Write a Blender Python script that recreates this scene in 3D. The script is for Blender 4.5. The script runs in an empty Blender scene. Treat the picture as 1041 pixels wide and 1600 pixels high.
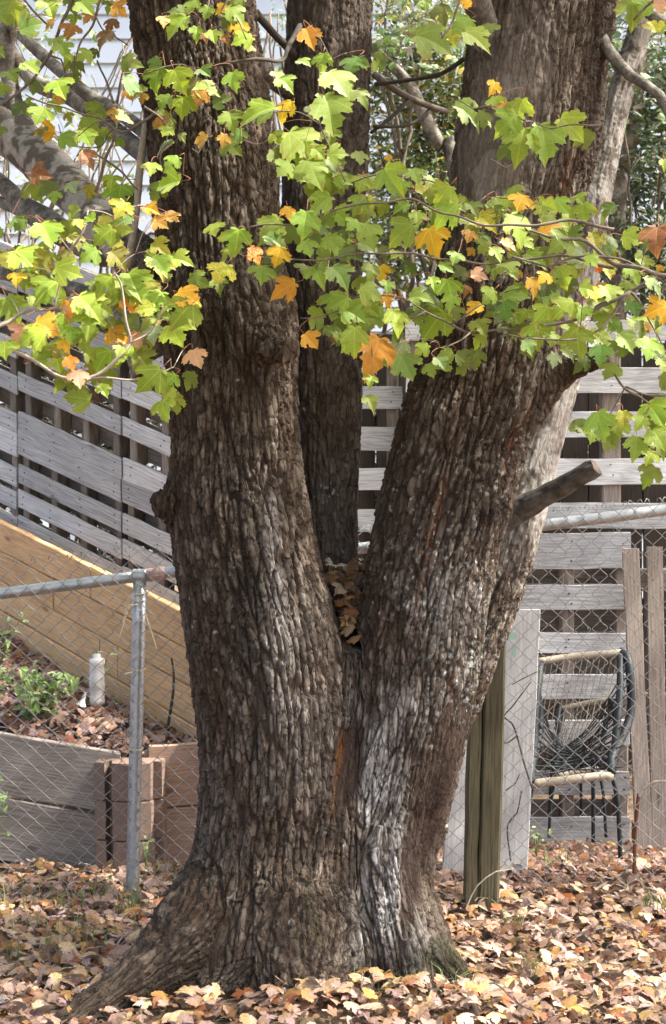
import bpy, math, random
import numpy as np
from mathutils import Vector, Matrix
from mathutils.geometry import tessellate_polygon

random.seed(7)
rng = np.random.default_rng(7)
R = math.radians
scene = bpy.context.scene
col = scene.collection

# ------------------------------------------------------------------ camera
F = 2350.0            # focal length in photo pixels (photo 1041 x 1600)
EYE = 1.45
cam_data = bpy.data.cameras.new('camera')
cam = bpy.data.objects.new('camera', cam_data)
col.objects.link(cam)
cam_data.sensor_fit = 'VERTICAL'
cam_data.sensor_height = 24.0
cam_data.lens = F / 1600.0 * 24.0
cam_data.clip_end = 500
cam_data.clip_start = 0.05
cam.location = (0, 0, EYE)
cam.rotation_euler = (R(90), 0, 0)
cam_data.dof.use_dof = True
cam_data.dof.focus_distance = 4.4
cam_data.dof.aperture_fstop = 7.0
scene.camera = cam

# ------------------------------------------------------------------ world, sun, exposure
SUN_EL, SUN_AZ = 54.0, 98.0      # azimuth from +Y clockwise: from the right, a little behind the camera
world = bpy.data.worlds.new('World')
scene.world = world
world.use_nodes = True
wn = world.node_tree
bg = wn.nodes['Background']
sky = wn.nodes.new('ShaderNodeTexSky')
sky.sky_type = 'NISHITA'
sky.sun_disc = False
sky.sun_elevation = R(SUN_EL)
sky.sun_rotation = R(SUN_AZ)
sky.air_density = 0.7
sky.dust_density = 6.0
sky.ozone_density = 0.6
wn.links.new(sky.outputs[0], bg.inputs[0])
bg.inputs[1].default_value = 0.15
sun_data = bpy.data.lights.new('sun', 'SUN')
sun_data.energy = 2.7
sun_data.angle = R(0.8)
sun_data.color = (1.0, 0.95, 0.86)
sun = bpy.data.objects.new('sun', sun_data)
col.objects.link(sun)
az, el = R(SUN_AZ), R(SUN_EL)
SUN = Vector((math.sin(az) * math.cos(el), math.cos(az) * math.cos(el), math.sin(el)))  # towards the sun
sun.rotation_euler = (-SUN).to_track_quat('-Z', 'Y').to_euler()
sun.location = (0, -10, 20)
scene.view_settings.view_transform = 'Standard'
scene.view_settings.look = 'None'
scene.view_settings.gamma = 1.0
scene.view_settings.use_curve_mapping = False
scene.view_settings.exposure = 2.3
scene.render.engine = 'CYCLES'
scene.cycles.max_bounces = 4
scene.cycles.diffuse_bounces = 3
scene.cycles.glossy_bounces = 2
scene.cycles.use_adaptive_sampling = True
scene.cycles.adaptive_threshold = 0.015
scene.cycles.use_denoising = True
scene.cycles.transparent_max_bounces = 5

# ------------------------------------------------------------------ helpers
def at(px, py, Y):
    """world point seen at photo pixel (px, py) at depth Y"""
    return Vector(((px - 520.5) / F * Y, Y, EYE - (py - 800.0) / F * Y))

def tag(o, label=None, cat=None, group=None, kind=None):
    if label: o['label'] = label
    if cat: o['category'] = cat
    if group: o['group'] = group
    if kind: o['kind'] = kind
    return o

def empty(name, loc):
    o = bpy.data.objects.new(name, None)
    o.location = loc
    o.empty_display_size = 0.1
    col.objects.link(o)
    return o

def root_loc(o):
    v = Vector((0, 0, 0))
    while o is not None:
        v += o.location
        o = o.parent
    return v

class MB:
    """collects geometry in world coordinates; build() links it as one object"""
    def __init__(self):
        self.v, self.f, self.m, self.g = [], [], [], []
    def add(self, verts, faces, mat=0, grain=None):
        b = len(self.v)
        self.v.extend(tuple(p) for p in verts)
        self.f.extend(tuple(i + b for i in f) for f in faces)
        self.m.extend([mat] * len(faces))
        if grain is None:
            grain = [(0, 0, 0)] * len(verts)
        self.g.extend(tuple(p) for p in grain)
    def tube(self, pts, rad, sides=8, cap=True, mat=0, wob=0.0):
        pts = [Vector(p) for p in pts]
        n = len(pts)
        if not hasattr(rad, '__len__'):
            rad = [rad] * n
        verts, grain = [], []
        up = Vector((0.13, 0.21, 0.97))
        prev = None
        s = 0
        for i, p in enumerate(pts):
            t = (pts[min(i + 1, n - 1)] - pts[max(i - 1, 0)]).normalized()
            if prev is None:
                a = t.cross(up)
                if a.length < 1e-3: a = t.cross(Vector((1, 0, 0)))
                a.normalize()
            else:
                a = (prev - t * prev.dot(t)).normalized()
            prev = a
            b = t.cross(a)
            if i: s += (p - pts[i - 1]).length
            for k in range(sides):
                an = 2 * math.pi * k / sides
                r = rad[i] * (1 + (random.uniform(-wob, wob) if wob else 0))
                verts.append(p + (a * math.cos(an) + b * math.sin(an)) * r)
                grain.append((s, rad[i] * math.cos(an), rad[i] * math.sin(an)))
        faces = []
        for i in range(n - 1):
            for k in range(sides):
                k2 = (k + 1) % sides
                faces.append((i * sides + k, i * sides + k2, (i + 1) * sides + k2, (i + 1) * sides + k))
        if cap:
            faces.append(tuple(range(sides - 1, -1, -1)))
            faces.append(tuple((n - 1) * sides + k for k in range(sides)))
        self.add(verts, faces, mat, grain)
    def board(self, o, L, H, T, nl=6, jit=0.0015, mat=0, ends=0.0):
        """a plank: origin corner o, length vector L, height vector H, thickness vector T; slightly uneven edges"""
        o, L, H, T = Vector(o), Vector(L), Vector(H), Vector(T)
        ll, hh, tt = L.length, H.length, T.length
        Hn, Tn = H.normalized(), T.normalized()
        c = min(hh, tt) * 0.10
        prof = [(c, 0), (hh - c, 0), (hh, c), (hh, tt - c), (hh - c, tt), (c, tt), (0, tt - c), (0, c)]
        verts, grain = [], []
        off = (random.uniform(0, 50), random.uniform(0, 50), random.uniform(0, 50))
        for i in range(nl + 1):
            u = i / nl
            dj = random.uniform(-jit, jit)
            for j, (h, t) in enumerate(prof):
                e = random.uniform(-jit, jit) * 0.6
                uu = u
                if ends and i in (0, nl): uu = u + random.uniform(-ends, ends) / ll
                verts.append(o + L * uu + Hn * (h + dj + e) + Tn * t)
                grain.append((off[0] + uu * ll, off[1] + t, off[2] + h))
        k = 8
        faces = []
        for i in range(nl):
            for j in range(k):
                j2 = (j + 1) % k
                faces.append((i * k + j, i * k + j2, (i + 1) * k + j2, (i + 1) * k + j))
        faces.append(tuple(range(k - 1, -1, -1)))
        faces.append(tuple(nl * k + j for j in range(k)))
        self.add(verts, faces, mat, grain)
    def build(self, name, mats, parent=None, smooth=False, base=None):
        me = bpy.data.meshes.new(name)
        off = root_loc(parent) if parent is not None else Vector((0, 0, 0))
        b = Vector(base) if base is not None else Vector((0, 0, 0))
        d = off + b
        me.from_pydata([(x - d.x, y - d.y, z - d.z) for x, y, z in self.v], [], self.f)
        if not isinstance(mats, (list, tuple)): mats = [mats]
        for m in mats: me.materials.append(m)
        if len(mats) > 1:
            me.polygons.foreach_set('material_index', self.m)
        at_ = me.attributes.new('grain', 'FLOAT_VECTOR', 'POINT')
        at_.data.foreach_set('vector', np.array(self.g, dtype=np.float32).ravel())
        if smooth:
            me.polygons.foreach_set('use_smooth', [True] * len(me.polygons))
        me.update()
        import bmesh
        bm = bmesh.new(); bm.from_mesh(me)
        bmesh.ops.recalc_face_normals(bm, faces=bm.faces)
        bm.to_mesh(me); bm.free()
        o = bpy.data.objects.new(name, me)
        o.location = b
        col.objects.link(o)
        if parent is not None: o.parent = parent
        return o

def np_mesh(name, V, Fc, mats, parent=None, smooth=False, cols=None, vec=None, mi=None, base=None, alpha=None):
    """mesh object from numpy arrays (equal-sized faces)"""
    off = root_loc(parent) if parent is not None else Vector((0, 0, 0))
    b = Vector(base) if base is not None else Vector((0, 0, 0))
    me = bpy.data.meshes.new(name)
    V = np.asarray(V, dtype=np.float32) - np.array(off + b, dtype=np.float32)
    k = Fc.shape[1]
    me.vertices.add(len(V)); me.vertices.foreach_set('co', V.ravel())
    me.loops.add(Fc.size); me.loops.foreach_set('vertex_index', Fc.astype(np.int32).ravel())
    me.polygons.add(len(Fc))
    me.polygons.foreach_set('loop_start', np.arange(0, Fc.size, k, dtype=np.int32))
    if not isinstance(mats, (list, tuple)): mats = [mats]
    for m in mats: me.materials.append(m)
    if mi is not None: me.polygons.foreach_set('material_index', mi.astype(np.int32))
    me.polygons.foreach_set('use_smooth', np.full(len(Fc), smooth))
    if cols is not None:
        a = me.attributes.new('tint', 'FLOAT_COLOR', 'POINT')
        c4 = np.ones((len(V), 4), dtype=np.float32); c4[:, :3] = cols
        if alpha is not None: c4[:, 3] = alpha
        a.data.foreach_set('color', c4.ravel())
    if vec is not None:
        a = me.attributes.new('grain', 'FLOAT_VECTOR', 'POINT')
        a.data.foreach_set('vector', np.asarray(vec, dtype=np.float32).ravel())
    me.update(calc_edges=True)
    o = bpy.data.objects.new(name, me)
    o.location = b
    col.objects.link(o)
    if parent is not None: o.parent = parent
    return o

def smooth_path(nodes, step):
    """Catmull-Rom through rows of floats; returns an array of rows spaced about step (first three = position)"""
    P = np.array(nodes, dtype=float)
    out = []
    n = len(P)
    for i in range(n - 1):
        p0 = P[i - 1] if i > 0 else 2 * P[0] - P[1]
        p1, p2 = P[i], P[i + 1]
        p3 = P[i + 2] if i + 2 < n else 2 * P[-1] - P[-2]
        m = max(1, int(round(np.linalg.norm(p2[:3] - p1[:3]) / step)))
        for k in range(m):
            t = k / m
            out.append(0.5 * ((2 * p1) + (-p0 + p2) * t + (2 * p0 - 5 * p1 + 4 * p2 - p3) * t * t + (-p0 + 3 * p1 - 3 * p2 + p3) * t ** 3))
    out.append(P[-1])
    return np.array(out)

def px_nodes(rows):
    """rows (px, py, Y, radius_px) -> (x, y, z, r)"""
    out = []
    for px, py, Y, r in rows:
        p = at(px, py, Y)
        out.append((p.x, p.y, p.z, r * Y / F))
    return out

# ------------------------------------------------------------------ numpy noise
def _hash(ix, iy, iz, s):
    h = (ix * 374761393 + iy * 668265263 + iz * 2147483647 + s * 144269504) & 0xffffffff
    h = ((h ^ (h >> 13)) * 1274126177) & 0xffffffff
    h = ((h ^ (h >> 16)) * 2246822519) & 0xffffffff
    h = h ^ (h >> 15)
    return (h & 0xffffff).astype(np.float32) / 16777216.0

def vnoise(P, s=0):
    P = np.asarray(P, dtype=np.float32)
    i = np.floor(P).astype(np.int64); f = P - i
    f = f * f * (3 - 2 * f)
    r = 0
    for a in (0, 1):
        wx = f[:, 0] if a else 1 - f[:, 0]
        for b in (0, 1):
            wy = f[:, 1] if b else 1 - f[:, 1]
            for c in (0, 1):
                wz = f[:, 2] if c else 1 - f[:, 2]
                r = r + wx * wy * wz * _hash(i[:, 0] + a, i[:, 1] + b, i[:, 2] + c, s)
    return r * 2 - 1

def fbm(P, octs=3, s=0):
    r, a = 0, 1.0
    for k in range(octs):
        r = r + a * vnoise(np.asarray(P) * (2.03 ** k) + 17.3 * k, s + k)
        a *= 0.5
    return r

def voronoi(P, s=0, jit=0.9):
    """F1, F2, random per cell, offset of the point from its cell centre (third axis)"""
    P = np.asarray(P, dtype=np.float32)
    i = np.floor(P).astype(np.int64); f = P - i
    n = len(P)
    f1 = np.full(n, 9.0, np.float32); f2 = np.full(n, 9.0, np.float32)
    cid = np.zeros(n, np.float32); dz = np.zeros(n, np.float32)
    for a in (-1, 0, 1):
        for b in (-1, 0, 1):
            for c in (-1, 0, 1):
                jx, jy, jz = i[:, 0] + a, i[:, 1] + b, i[:, 2] + c
                x = a + 0.5 + jit * (_hash(jx, jy, jz, s) - 0.5) - f[:, 0]
                y = b + 0.5 + jit * (_hash(jx, jy, jz, s + 1) - 0.5) - f[:, 1]
                z = c + 0.5 + jit * (_hash(jx, jy, jz, s + 2) - 0.5) - f[:, 2]
                d = np.sqrt(x * x + y * y + z * z)
                near = d < f1
                f2 = np.where(near, f1, np.minimum(f2, d))
                cid = np.where(near, _hash(jx, jy, jz, s + 3), cid)
                dz = np.where(near, -z, dz)
                f1 = np.where(near, d, f1)
    return f1, f2, cid, dz

def sstep(a, b, x):
    t = np.clip((x - a) / (b - a), 0, 1)
    return t * t * (3 - 2 * t)

# ------------------------------------------------------------------ materials
def new_mat(name):
    m = bpy.data.materials.new(name)
    m.use_nodes = True
    nt = m.node_tree
    b = nt.nodes['Principled BSDF']
    b.inputs['Specular IOR Level'].default_value = 0.25
    return m, nt, b

def N(nt, t, **kw):
    n = nt.nodes.new(t)
    for k, v in kw.items():
        if hasattr(n, k): setattr(n, k, v)
        else: n.inputs[k].default_value = v
    return n

def ramp(nt, fac, stops):
    r = nt.nodes.new('ShaderNodeValToRGB')
    e = r.color_ramp.elements
    while len(e) < len(stops): e.new(0.5)
    for q, (p, c) in zip(e, stops):
        q.position = p
        q.color = (c, c, c, 1) if not hasattr(c, '__len__') else (*c, 1)
    nt.links.new(fac, r.inputs[0])
    return r.outputs[0]

def mix(nt, fac, a, b, mode='MIX'):
    m = nt.nodes.new('ShaderNodeMix')
    m.data_type = 'RGBA'; m.blend_type = mode
    for sock, v in ((m.inputs[0], fac), (m.inputs[6], a), (m.inputs[7], b)):
        if isinstance(v, (int, float)): sock.default_value = v
        elif isinstance(v, tuple): sock.default_value = (*v, 1)
        else: nt.links.new(v, sock)
    return m.outputs[2]

def bump(nt, b, height, strength=0.5, dist=0.01):
    n = nt.nodes.new('ShaderNodeBump')
    n.inputs['Strength'].default_value = strength
    n.inputs['Distance'].default_value = dist
    nt.links.new(height, n.inputs['Height'])
    nt.links.new(n.outputs[0], b.inputs['Normal'])

def noise(nt, vec, scale, detail=4, rough=0.55, dist=0.0):
    n = nt.nodes.new('ShaderNodeTexNoise')
    n.inputs['Scale'].default_value = scale
    n.inputs['Detail'].default_value = detail
    n.inputs['Roughness'].default_value = rough
    n.inputs['Distortion'].default_value = dist
    if vec is not None: nt.links.new(vec, n.inputs['Vector'])
    return n.outputs[0]

def mapping(nt, vec, scale=(1, 1, 1), loc=(0, 0, 0)):
    n = nt.nodes.new('ShaderNodeMapping')
    n.inputs['Scale'].default_value = scale
    n.inputs['Location'].default_value = loc
    nt.links.new(vec, n.inputs['Vector'])
    return n.outputs[0]

def attr(nt, name, out='Vector'):
    n = nt.nodes.new('ShaderNodeAttribute')
    n.attribute_name = name
    return n.outputs[out]

def rnd(nt):
    return nt.nodes.new('ShaderNodeObjectInfo').outputs['Random']

def wood(name, c1, c2, dark, rough=0.85, streak=0.5, knots=True, var=0.25, wave=0.6):
    """sawn timber; the 'grain' attribute runs along the board in its first axis"""
    m, nt, b = new_mat(name)
    g = attr(nt, 'grain')
    warp = noise(nt, mapping(nt, g, (1.5, 6, 6)), 1.0, 3)
    gm = mapping(nt, g, (1.2, 9, 9))
    vadd = nt.nodes.new('ShaderNodeVectorMath'); vadd.operation = 'ADD'
    sc = nt.nodes.new('ShaderNodeVectorMath'); sc.operation = 'SCALE'
    cmb = nt.nodes.new('ShaderNodeCombineXYZ')
    nt.links.new(warp, cmb.inputs[1]); nt.links.new(warp, cmb.inputs[2])
    nt.links.new(cmb.outputs[0], sc.inputs[0]); sc.inputs['Scale'].default_value = 1.6
    nt.links.new(gm, vadd.inputs[0]); nt.links.new(sc.outputs[0], vadd.inputs[1])
    wv = nt.nodes.new('ShaderNodeTexWave')
    wv.wave_type = 'BANDS'; wv.bands_direction = 'Z'
    wv.inputs['Scale'].default_value = 2.2
    wv.inputs['Distortion'].default_value = 5.0
    wv.inputs['Detail'].default_value = 2.0
    wv.inputs['Detail Scale'].default_value = 0.7
    nt.links.new(vadd.outputs[0], wv.inputs['Vector'])
    fine = noise(nt, mapping(nt, g, (6, 160, 160)), 1.0, 4, 0.6)
    blot = noise(nt, mapping(nt, g, (3, 8, 8)), 1.0, 4, 0.6)
    c = mix(nt, ramp(nt, wv.outputs[0], [(0.2, 0.0), (0.9, wave)]), c1, c2)
    c = mix(nt, ramp(nt, fine, [(0.32, 1.0 * streak), (0.55, 0.0)]), c, dark)
    c = mix(nt, ramp(nt, blot, [(0.3, 0.55 * streak), (0.6, 0.0)]), c, dark)
    if knots:
        vo = nt.nodes.new('ShaderNodeTexVoronoi')
        vo.inputs['Scale'].default_value = 1.0
        nt.links.new(mapping(nt, g, (2.6, 9, 9)), vo.inputs['Vector'])
        c = mix(nt, ramp(nt, vo.outputs['Distance'], [(0.06, 0.75), (0.13, 0.0)]), c, dark)
    hsv = nt.nodes.new('ShaderNodeHueSaturation')
    mr = nt.nodes.new('ShaderNodeMapRange')
    nt.links.new(rnd(nt), mr.inputs[0])
    mr.inputs['To Min'].default_value = 1 - var; mr.inputs['To Max'].default_value = 1 + var
    nt.links.new(mr.outputs[0], hsv.inputs['Value'])
    nt.links.new(c, hsv.inputs['Color'])
    nt.links.new(hsv.outputs[0], b.inputs['Base Color'])
    b.inputs['Roughness'].default_value = rough
    bump(nt, b, fine, 0.5, 0.003)
    return m

def simple(name, c, rough=0.6, metal=0.0, spec=0.3, nscale=20, namt=0.25, dark=None, bmp=0.2):
    m, nt, b = new_mat(name)
    tc = nt.nodes.new('ShaderNodeTexCoord')
    n = noise(nt, tc.outputs['Object'], nscale, 5, 0.6)
    d = dark if dark else tuple(x * (1 - namt) for x in c)
    cc = mix(nt, ramp(nt, n, [(0.3, 0.0), (0.7, 1.0)]), d, c)
    nt.links.new(cc, b.inputs['Base Color'])
    b.inputs['Roughness'].default_value = rough
    b.inputs['Metallic'].default_value = metal
    b.inputs['Specular IOR Level'].default_value = spec
    if bmp: bump(nt, b, n, bmp, 0.004)
    return m

def leaf_mat(name, c1, c2, trans=0.35, nscale=30.0, lo=0.35, hi=0.65, spots=0.0, spotc=(0.12, 0.05, 0.02), tint=False, gloss=0.6, var=0.2, tmul=(1.6, 1.5, 0.9), veins=True, rim=0.5, rimc=(0.40, 0.26, 0.05)):
    """thin leaf: diffuse + translucent, mottled between two colours"""
    m = bpy.data.materials.new(name)
    m.use_nodes = True
    nt = m.node_tree
    for n in list(nt.nodes): nt.nodes.remove(n)
    out = nt.nodes.new('ShaderNodeOutputMaterial')
    tc = nt.nodes.new('ShaderNodeTexCoord')
    oi = nt.nodes.new('ShaderNodeObjectInfo')
    vm = nt.nodes.new('ShaderNodeVectorMath'); vm.operation = 'ADD'
    nt.links.new(tc.outputs['Object'], vm.inputs[0]); nt.links.new(oi.outputs['Location'], vm.inputs[1])
    n1 = noise(nt, vm.outputs[0], nscale, 4, 0.6)
    if tint:
        c = attr(nt, 'tint', 'Color')
        c = mix(nt, ramp(nt, n1, [(0.3, 0.45), (0.6, 0.0)]), c, (0.16, 0.09, 0.05))
    else:
        c = mix(nt, ramp(nt, n1, [(lo, 0.0), (hi, 1.0)]), c1, c2)
    if spots:
        n2 = noise(nt, vm.outputs[0], nscale * 3.0, 2, 0.5)
        c = mix(nt, ramp(nt, n2, [(0.64, 0.0), (0.70, spots)]), c, spotc)
    if veins:
        # browning towards the rim, uneven
        mp = nt.nodes.new('ShaderNodeVectorMath'); mp.operation = 'SUBTRACT'; mp.inputs[1].default_value = (0, 0.36, 0)
        nt.links.new(tc.outputs['Object'], mp.inputs[0])
        ln = nt.nodes.new('ShaderNodeVectorMath'); ln.operation = 'LENGTH'; nt.links.new(mp.outputs[0], ln.inputs[0])
        n3 = noise(nt, vm.outputs[0], 9.0, 2, 0.5)
        ad = nt.nodes.new('ShaderNodeMath'); ad.operation = 'MULTIPLY_ADD'; ad.inputs[1].default_value = 0.55
        nt.links.new(n3, ad.inputs[0]); nt.links.new(ln.outputs['Value'], ad.inputs[2])
        c = mix(nt, ramp(nt, ad.outputs[0], [(0.66, 0.0), (0.84, rim)]), c, rimc)
        sp = nt.nodes.new('ShaderNodeSeparateXYZ'); nt.links.new(tc.outputs['Object'], sp.inputs[0])
        best = None
        for ang in (0, 42, -42, 82, -82):
            ca, sa = math.cos(R(ang)), math.sin(R(ang))
            m1 = nt.nodes.new('ShaderNodeMath'); m1.operation = 'MULTIPLY'; m1.inputs[1].default_value = ca; nt.links.new(sp.outputs[0], m1.inputs[0])
            m2 = nt.nodes.new('ShaderNodeMath'); m2.operation = 'MULTIPLY_ADD'; m2.inputs[1].default_value = -sa; nt.links.new(sp.outputs[1], m2.inputs[0]); nt.links.new(m1.outputs[0], m2.inputs[2])
            m3 = nt.nodes.new('ShaderNodeMath'); m3.operation = 'ABSOLUTE'; nt.links.new(m2.outputs[0], m3.inputs[0])
            if best is None: best = m3.outputs[0]
            else:
                mn = nt.nodes.new('ShaderNodeMath'); mn.operation = 'MINIMUM'; nt.links.new(best, mn.inputs[0]); nt.links.new(m3.outputs[0], mn.inputs[1]); best = mn.outputs[0]
        c = mix(nt, ramp(nt, best, [(0.006, 0.35), (0.024, 0.0)]), c, tuple(min(.9, q * 1.7 + .05) for q in c1))
    hsv = nt.nodes.new('ShaderNodeHueSaturation')
    mr = nt.nodes.new('ShaderNodeMapRange'); nt.links.new(oi.outputs['Random'], mr.inputs[0])
    mr.inputs['To Min'].default_value = 1 - var; mr.inputs['To Max'].default_value = 1 + var
    nt.links.new(mr.outputs[0], hsv.inputs['Value'])
    mr2 = nt.nodes.new('ShaderNodeMapRange')
    ml = nt.nodes.new('ShaderNodeMath'); ml.operation = 'FRACT'
    mm = nt.nodes.new('ShaderNodeMath'); mm.operation = 'MULTIPLY'; mm.inputs[1].default_value = 7.31
    nt.links.new(oi.outputs['Random'], mm.inputs[0]); nt.links.new(mm.outputs[0], ml.inputs[0])
    nt.links.new(ml.outputs[0], mr2.inputs[0])
    mr2.inputs['To Min'].default_value = 0.485; mr2.inputs['To Max'].default_value = 0.515
    nt.links.new(mr2.outputs[0], hsv.inputs['Hue'])
    nt.links.new(c, hsv.inputs['Color'])
    c = hsv.outputs[0]
    d = nt.nodes.new('ShaderNodeBsdfDiffuse')
    t = nt.nodes.new('ShaderNodeBsdfTranslucent')
    g = nt.nodes.new('ShaderNodeBsdfGlossy'); g.inputs['Roughness'].default_value = gloss
    nt.links.new(c, d.inputs[0])
    tcol = mix(nt, 1.0, c, tmul, 'MULTIPLY')
    nt.links.new(tcol, t.inputs[0])
    s1 = nt.nodes.new('ShaderNodeMixShader'); s1.inputs[0].default_value = trans
    nt.links.new(d.outputs[0], s1.inputs[1]); nt.links.new(t.outputs[0], s1.inputs[2])
    s2 = nt.nodes.new('ShaderNodeMixShader')
    fr = nt.nodes.new('ShaderNodeFresnel'); fr.inputs['IOR'].default_value = 1.35
    nt.links.new(fr.outputs[0], s2.inputs[0])
    nt.links.new(s1.outputs[0], s2.inputs[1]); nt.links.new(g.outputs[0], s2.inputs[2])
    nt.links.new(s2.outputs[0], out.inputs[0])
    return m

M = {}
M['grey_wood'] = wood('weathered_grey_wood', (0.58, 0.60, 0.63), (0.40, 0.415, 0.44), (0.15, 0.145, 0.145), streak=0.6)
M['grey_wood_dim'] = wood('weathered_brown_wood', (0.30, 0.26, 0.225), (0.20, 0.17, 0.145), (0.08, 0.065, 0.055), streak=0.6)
M['tan_wood'] = wood('new_tan_timber', (0.72, 0.455, 0.235), (0.60, 0.36, 0.17), (0.22, 0.115, 0.05), streak=0.5, var=0.12)
M['bed_wood'] = wood('grey_brown_bed_timber', (0.31, 0.27, 0.24), (0.19, 0.16, 0.14), (0.085, 0.07, 0.06), streak=0.6)
M['pink_wood'] = wood('pinkish_bed_timber', (0.46, 0.315, 0.235), (0.35, 0.225, 0.165), (0.17, 0.105, 0.078), streak=0.45)
M['post_wood'] = wood('green_stained_post_timber', (0.128, 0.114, 0.066), (0.076, 0.068, 0.04), (0.03, 0.025, 0.018), streak=0.8, knots=False, wave=0.25)
M['white_board'] = wood('pale_grey_painted_board', (0.50, 0.50, 0.50), (0.43, 0.42, 0.41), (0.22, 0.21, 0.20), streak=0.4, knots=False)
M['steel'] = simple('galvanised_steel', (0.52, 0.55, 0.57), rough=0.42, metal=0.75, nscale=45, namt=0.35, bmp=0.1)
M['wire'] = simple('galvanised_wire', (0.30, 0.30, 0.295), rough=0.5, metal=0.6, nscale=30, namt=0.3, bmp=0)
M['tape'] = simple('faded_pink_tape', (0.52, 0.36, 0.32), rough=0.8, nscale=40, namt=0.3)
M['rope'] = simple('pale_tie_string', (0.55, 0.49, 0.38), rough=0.9, nscale=60)
M['block'] = simple('brown_concrete', (0.26, 0.185, 0.15), rough=0.95, nscale=60, namt=0.3, spec=0.1, bmp=0.5)
M['siding'] = simple('white_vinyl_siding', (0.56, 0.63, 0.67), rough=0.5, nscale=1.5, namt=0.06, bmp=0)
M['roof'] = simple('grey_shingle', (0.12, 0.12, 0.125), rough=0.9, nscale=40, namt=0.4)
M['twig'] = simple('grey_twig_bark', (0.20, 0.165, 0.135), rough=0.9, nscale=60, namt=0.5)
M['twig_pale'] = simple('pale_twig_bark', (0.45, 0.39, 0.32), rough=0.9, nscale=60, namt=0.4)
M['twig_dark'] = simple('dark_twig_bark', (0.085, 0.072, 0.06), rough=0.95, nscale=60, namt=0.5)
M['petiole'] = simple('red_leaf_stalk', (0.36, 0.17, 0.09), rough=0.7, nscale=30)
M['plastic'] = simple('white_plastic', (0.72, 0.70, 0.70), rough=0.45, nscale=14, namt=0.15)
M['cream_cord'] = simple('cream_cord', (0.40, 0.35, 0.27), rough=0.85, nscale=70, namt=0.35)
M['black_cord'] = simple('black_green_cord', (0.018, 0.024, 0.028), rough=0.55, nscale=60, namt=0.3)
M['rust'] = simple('rusty_brown_stake', (0.17, 0.075, 0.045), rough=0.9, nscale=60, namt=0.4)
M['nail'] = simple('rusty_nail', (0.05, 0.035, 0.03), rough=0.7, nscale=50, bmp=0)
M['cutwood'] = simple('cut_wood_end', (0.11, 0.085, 0.066), rough=0.9, nscale=50, namt=0.5)

M['dark_plank'] = wood('gap_dark_planking', (0.045, 0.036, 0.030), (0.030, 0.024, 0.020), (0.012, 0.010, 0.009), streak=0.5)  # near-black colour standing in for shade behind the right pallets
M['L'] = leaf_mat('leaf_lime', (0.30, 0.40, 0.035), (0.20, 0.34, 0.03), 0.45, spots=0.4)
M['G'] = leaf_mat('leaf_green', (0.19, 0.31, 0.04), (0.30, 0.39, 0.055), 0.45, spots=0.45)
M['D'] = leaf_mat('leaf_deep_green', (0.10, 0.19, 0.035), (0.155, 0.25, 0.04), 0.40, spots=0.35)
M['P'] = leaf_mat('leaf_pale_green', (0.32, 0.40, 0.22), (0.24, 0.33, 0.16), 0.35, spots=0.3)
M['T'] = leaf_mat('leaf_green_turning_yellow', (0.22, 0.34, 0.04), (0.62, 0.44, 0.04), 0.42, nscale=16, lo=0.42, hi=0.62, spots=0.7)
M['Y'] = leaf_mat('leaf_yellow', (0.70, 0.45, 0.03), (0.62, 0.34, 0.02), 0.40, spots=0.6)
M['O'] = leaf_mat('leaf_orange', (0.72, 0.27, 0.03), (0.68, 0.38, 0.05), 0.40, nscale=20, spots=0.5)
M['C'] = leaf_mat('leaf_ochre', (0.44, 0.25, 0.04), (0.34, 0.155, 0.03), 0.35, nscale=40, spots=0.9)
M['K'] = leaf_mat('leaf_pink_tan', (0.62, 0.33, 0.20), (0.66, 0.42, 0.26), 0.35, nscale=20, spots=0.4)
M['B'] = leaf_mat('leaf_dry_brown', (0.27, 0.13, 0.05), (0.18, 0.08, 0.035), 0.25, nscale=25, spots=0.4)
M['R'] = leaf_mat('leaf_red_and_yellow', (0.50, 0.06, 0.03), (0.68, 0.36, 0.04), 0.40, nscale=12, lo=0.45, hi=0.55, spots=0.4)
M['litter'] = leaf_mat('fallen_leaf', (0, 0, 0), (0, 0, 0), 0.12, nscale=45, tint=True, gloss=0.5, var=0.12, tmul=(1.1, 1.0, 0.9), veins=False)
M['shrub'] = leaf_mat('shrub_leaf', (0, 0, 0), (0, 0, 0), 0.40, nscale=20, tint=True, var=0.15, tmul=(1.4, 1.4, 0.8), veins=False)
VOXEL = 0.0048
CROWN_CUT = -0.55
CROWN_GAPS = [(150, 470, 4.05, 0.44), (300, 130, 4.3, 0.20), (340, 215, 4.4, 0.12), (60, 250, 5.4, 0.34), (100, 60, 4.55, .22), (400, 235, 4.4, .05), (560, 20, 4.9, .12), (600, 1250, 4.4, .05), (230, 1000, 5.5, .10), (500, 200, 4.0, .07), (930, 160, 5.1, .08), (130, 1430, 5.0, .22), (275, 1240, 5.95, .22)]

# ================================================================== the setting
def ground_z(x, y):
    x = np.asarray(x, dtype=float); y = np.asarray(y, dtype=float)
    zl = 0.015 + 0.03 * np.clip(y - 5.2, 0, 3.0)
    zr = 0.015 + 0.055 * np.exp(-((y - 5.65) / 0.38) ** 2) - 0.10 * np.clip(y - 5.95, 0, 1.1)
    k = sstep(0.0, 0.5, x)
    z = zl * (1 - k) + zr * k
    z = z + 0.075 * np.exp(-((x + 0.0) / 0.62) ** 2 - ((y - 4.22) / 0.20) ** 2)
    z = z + 0.012 * np.sin(x * 4.1 + y * 2.3) * np.cos(y * 3.7 - x * 1.9)
    return z

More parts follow.
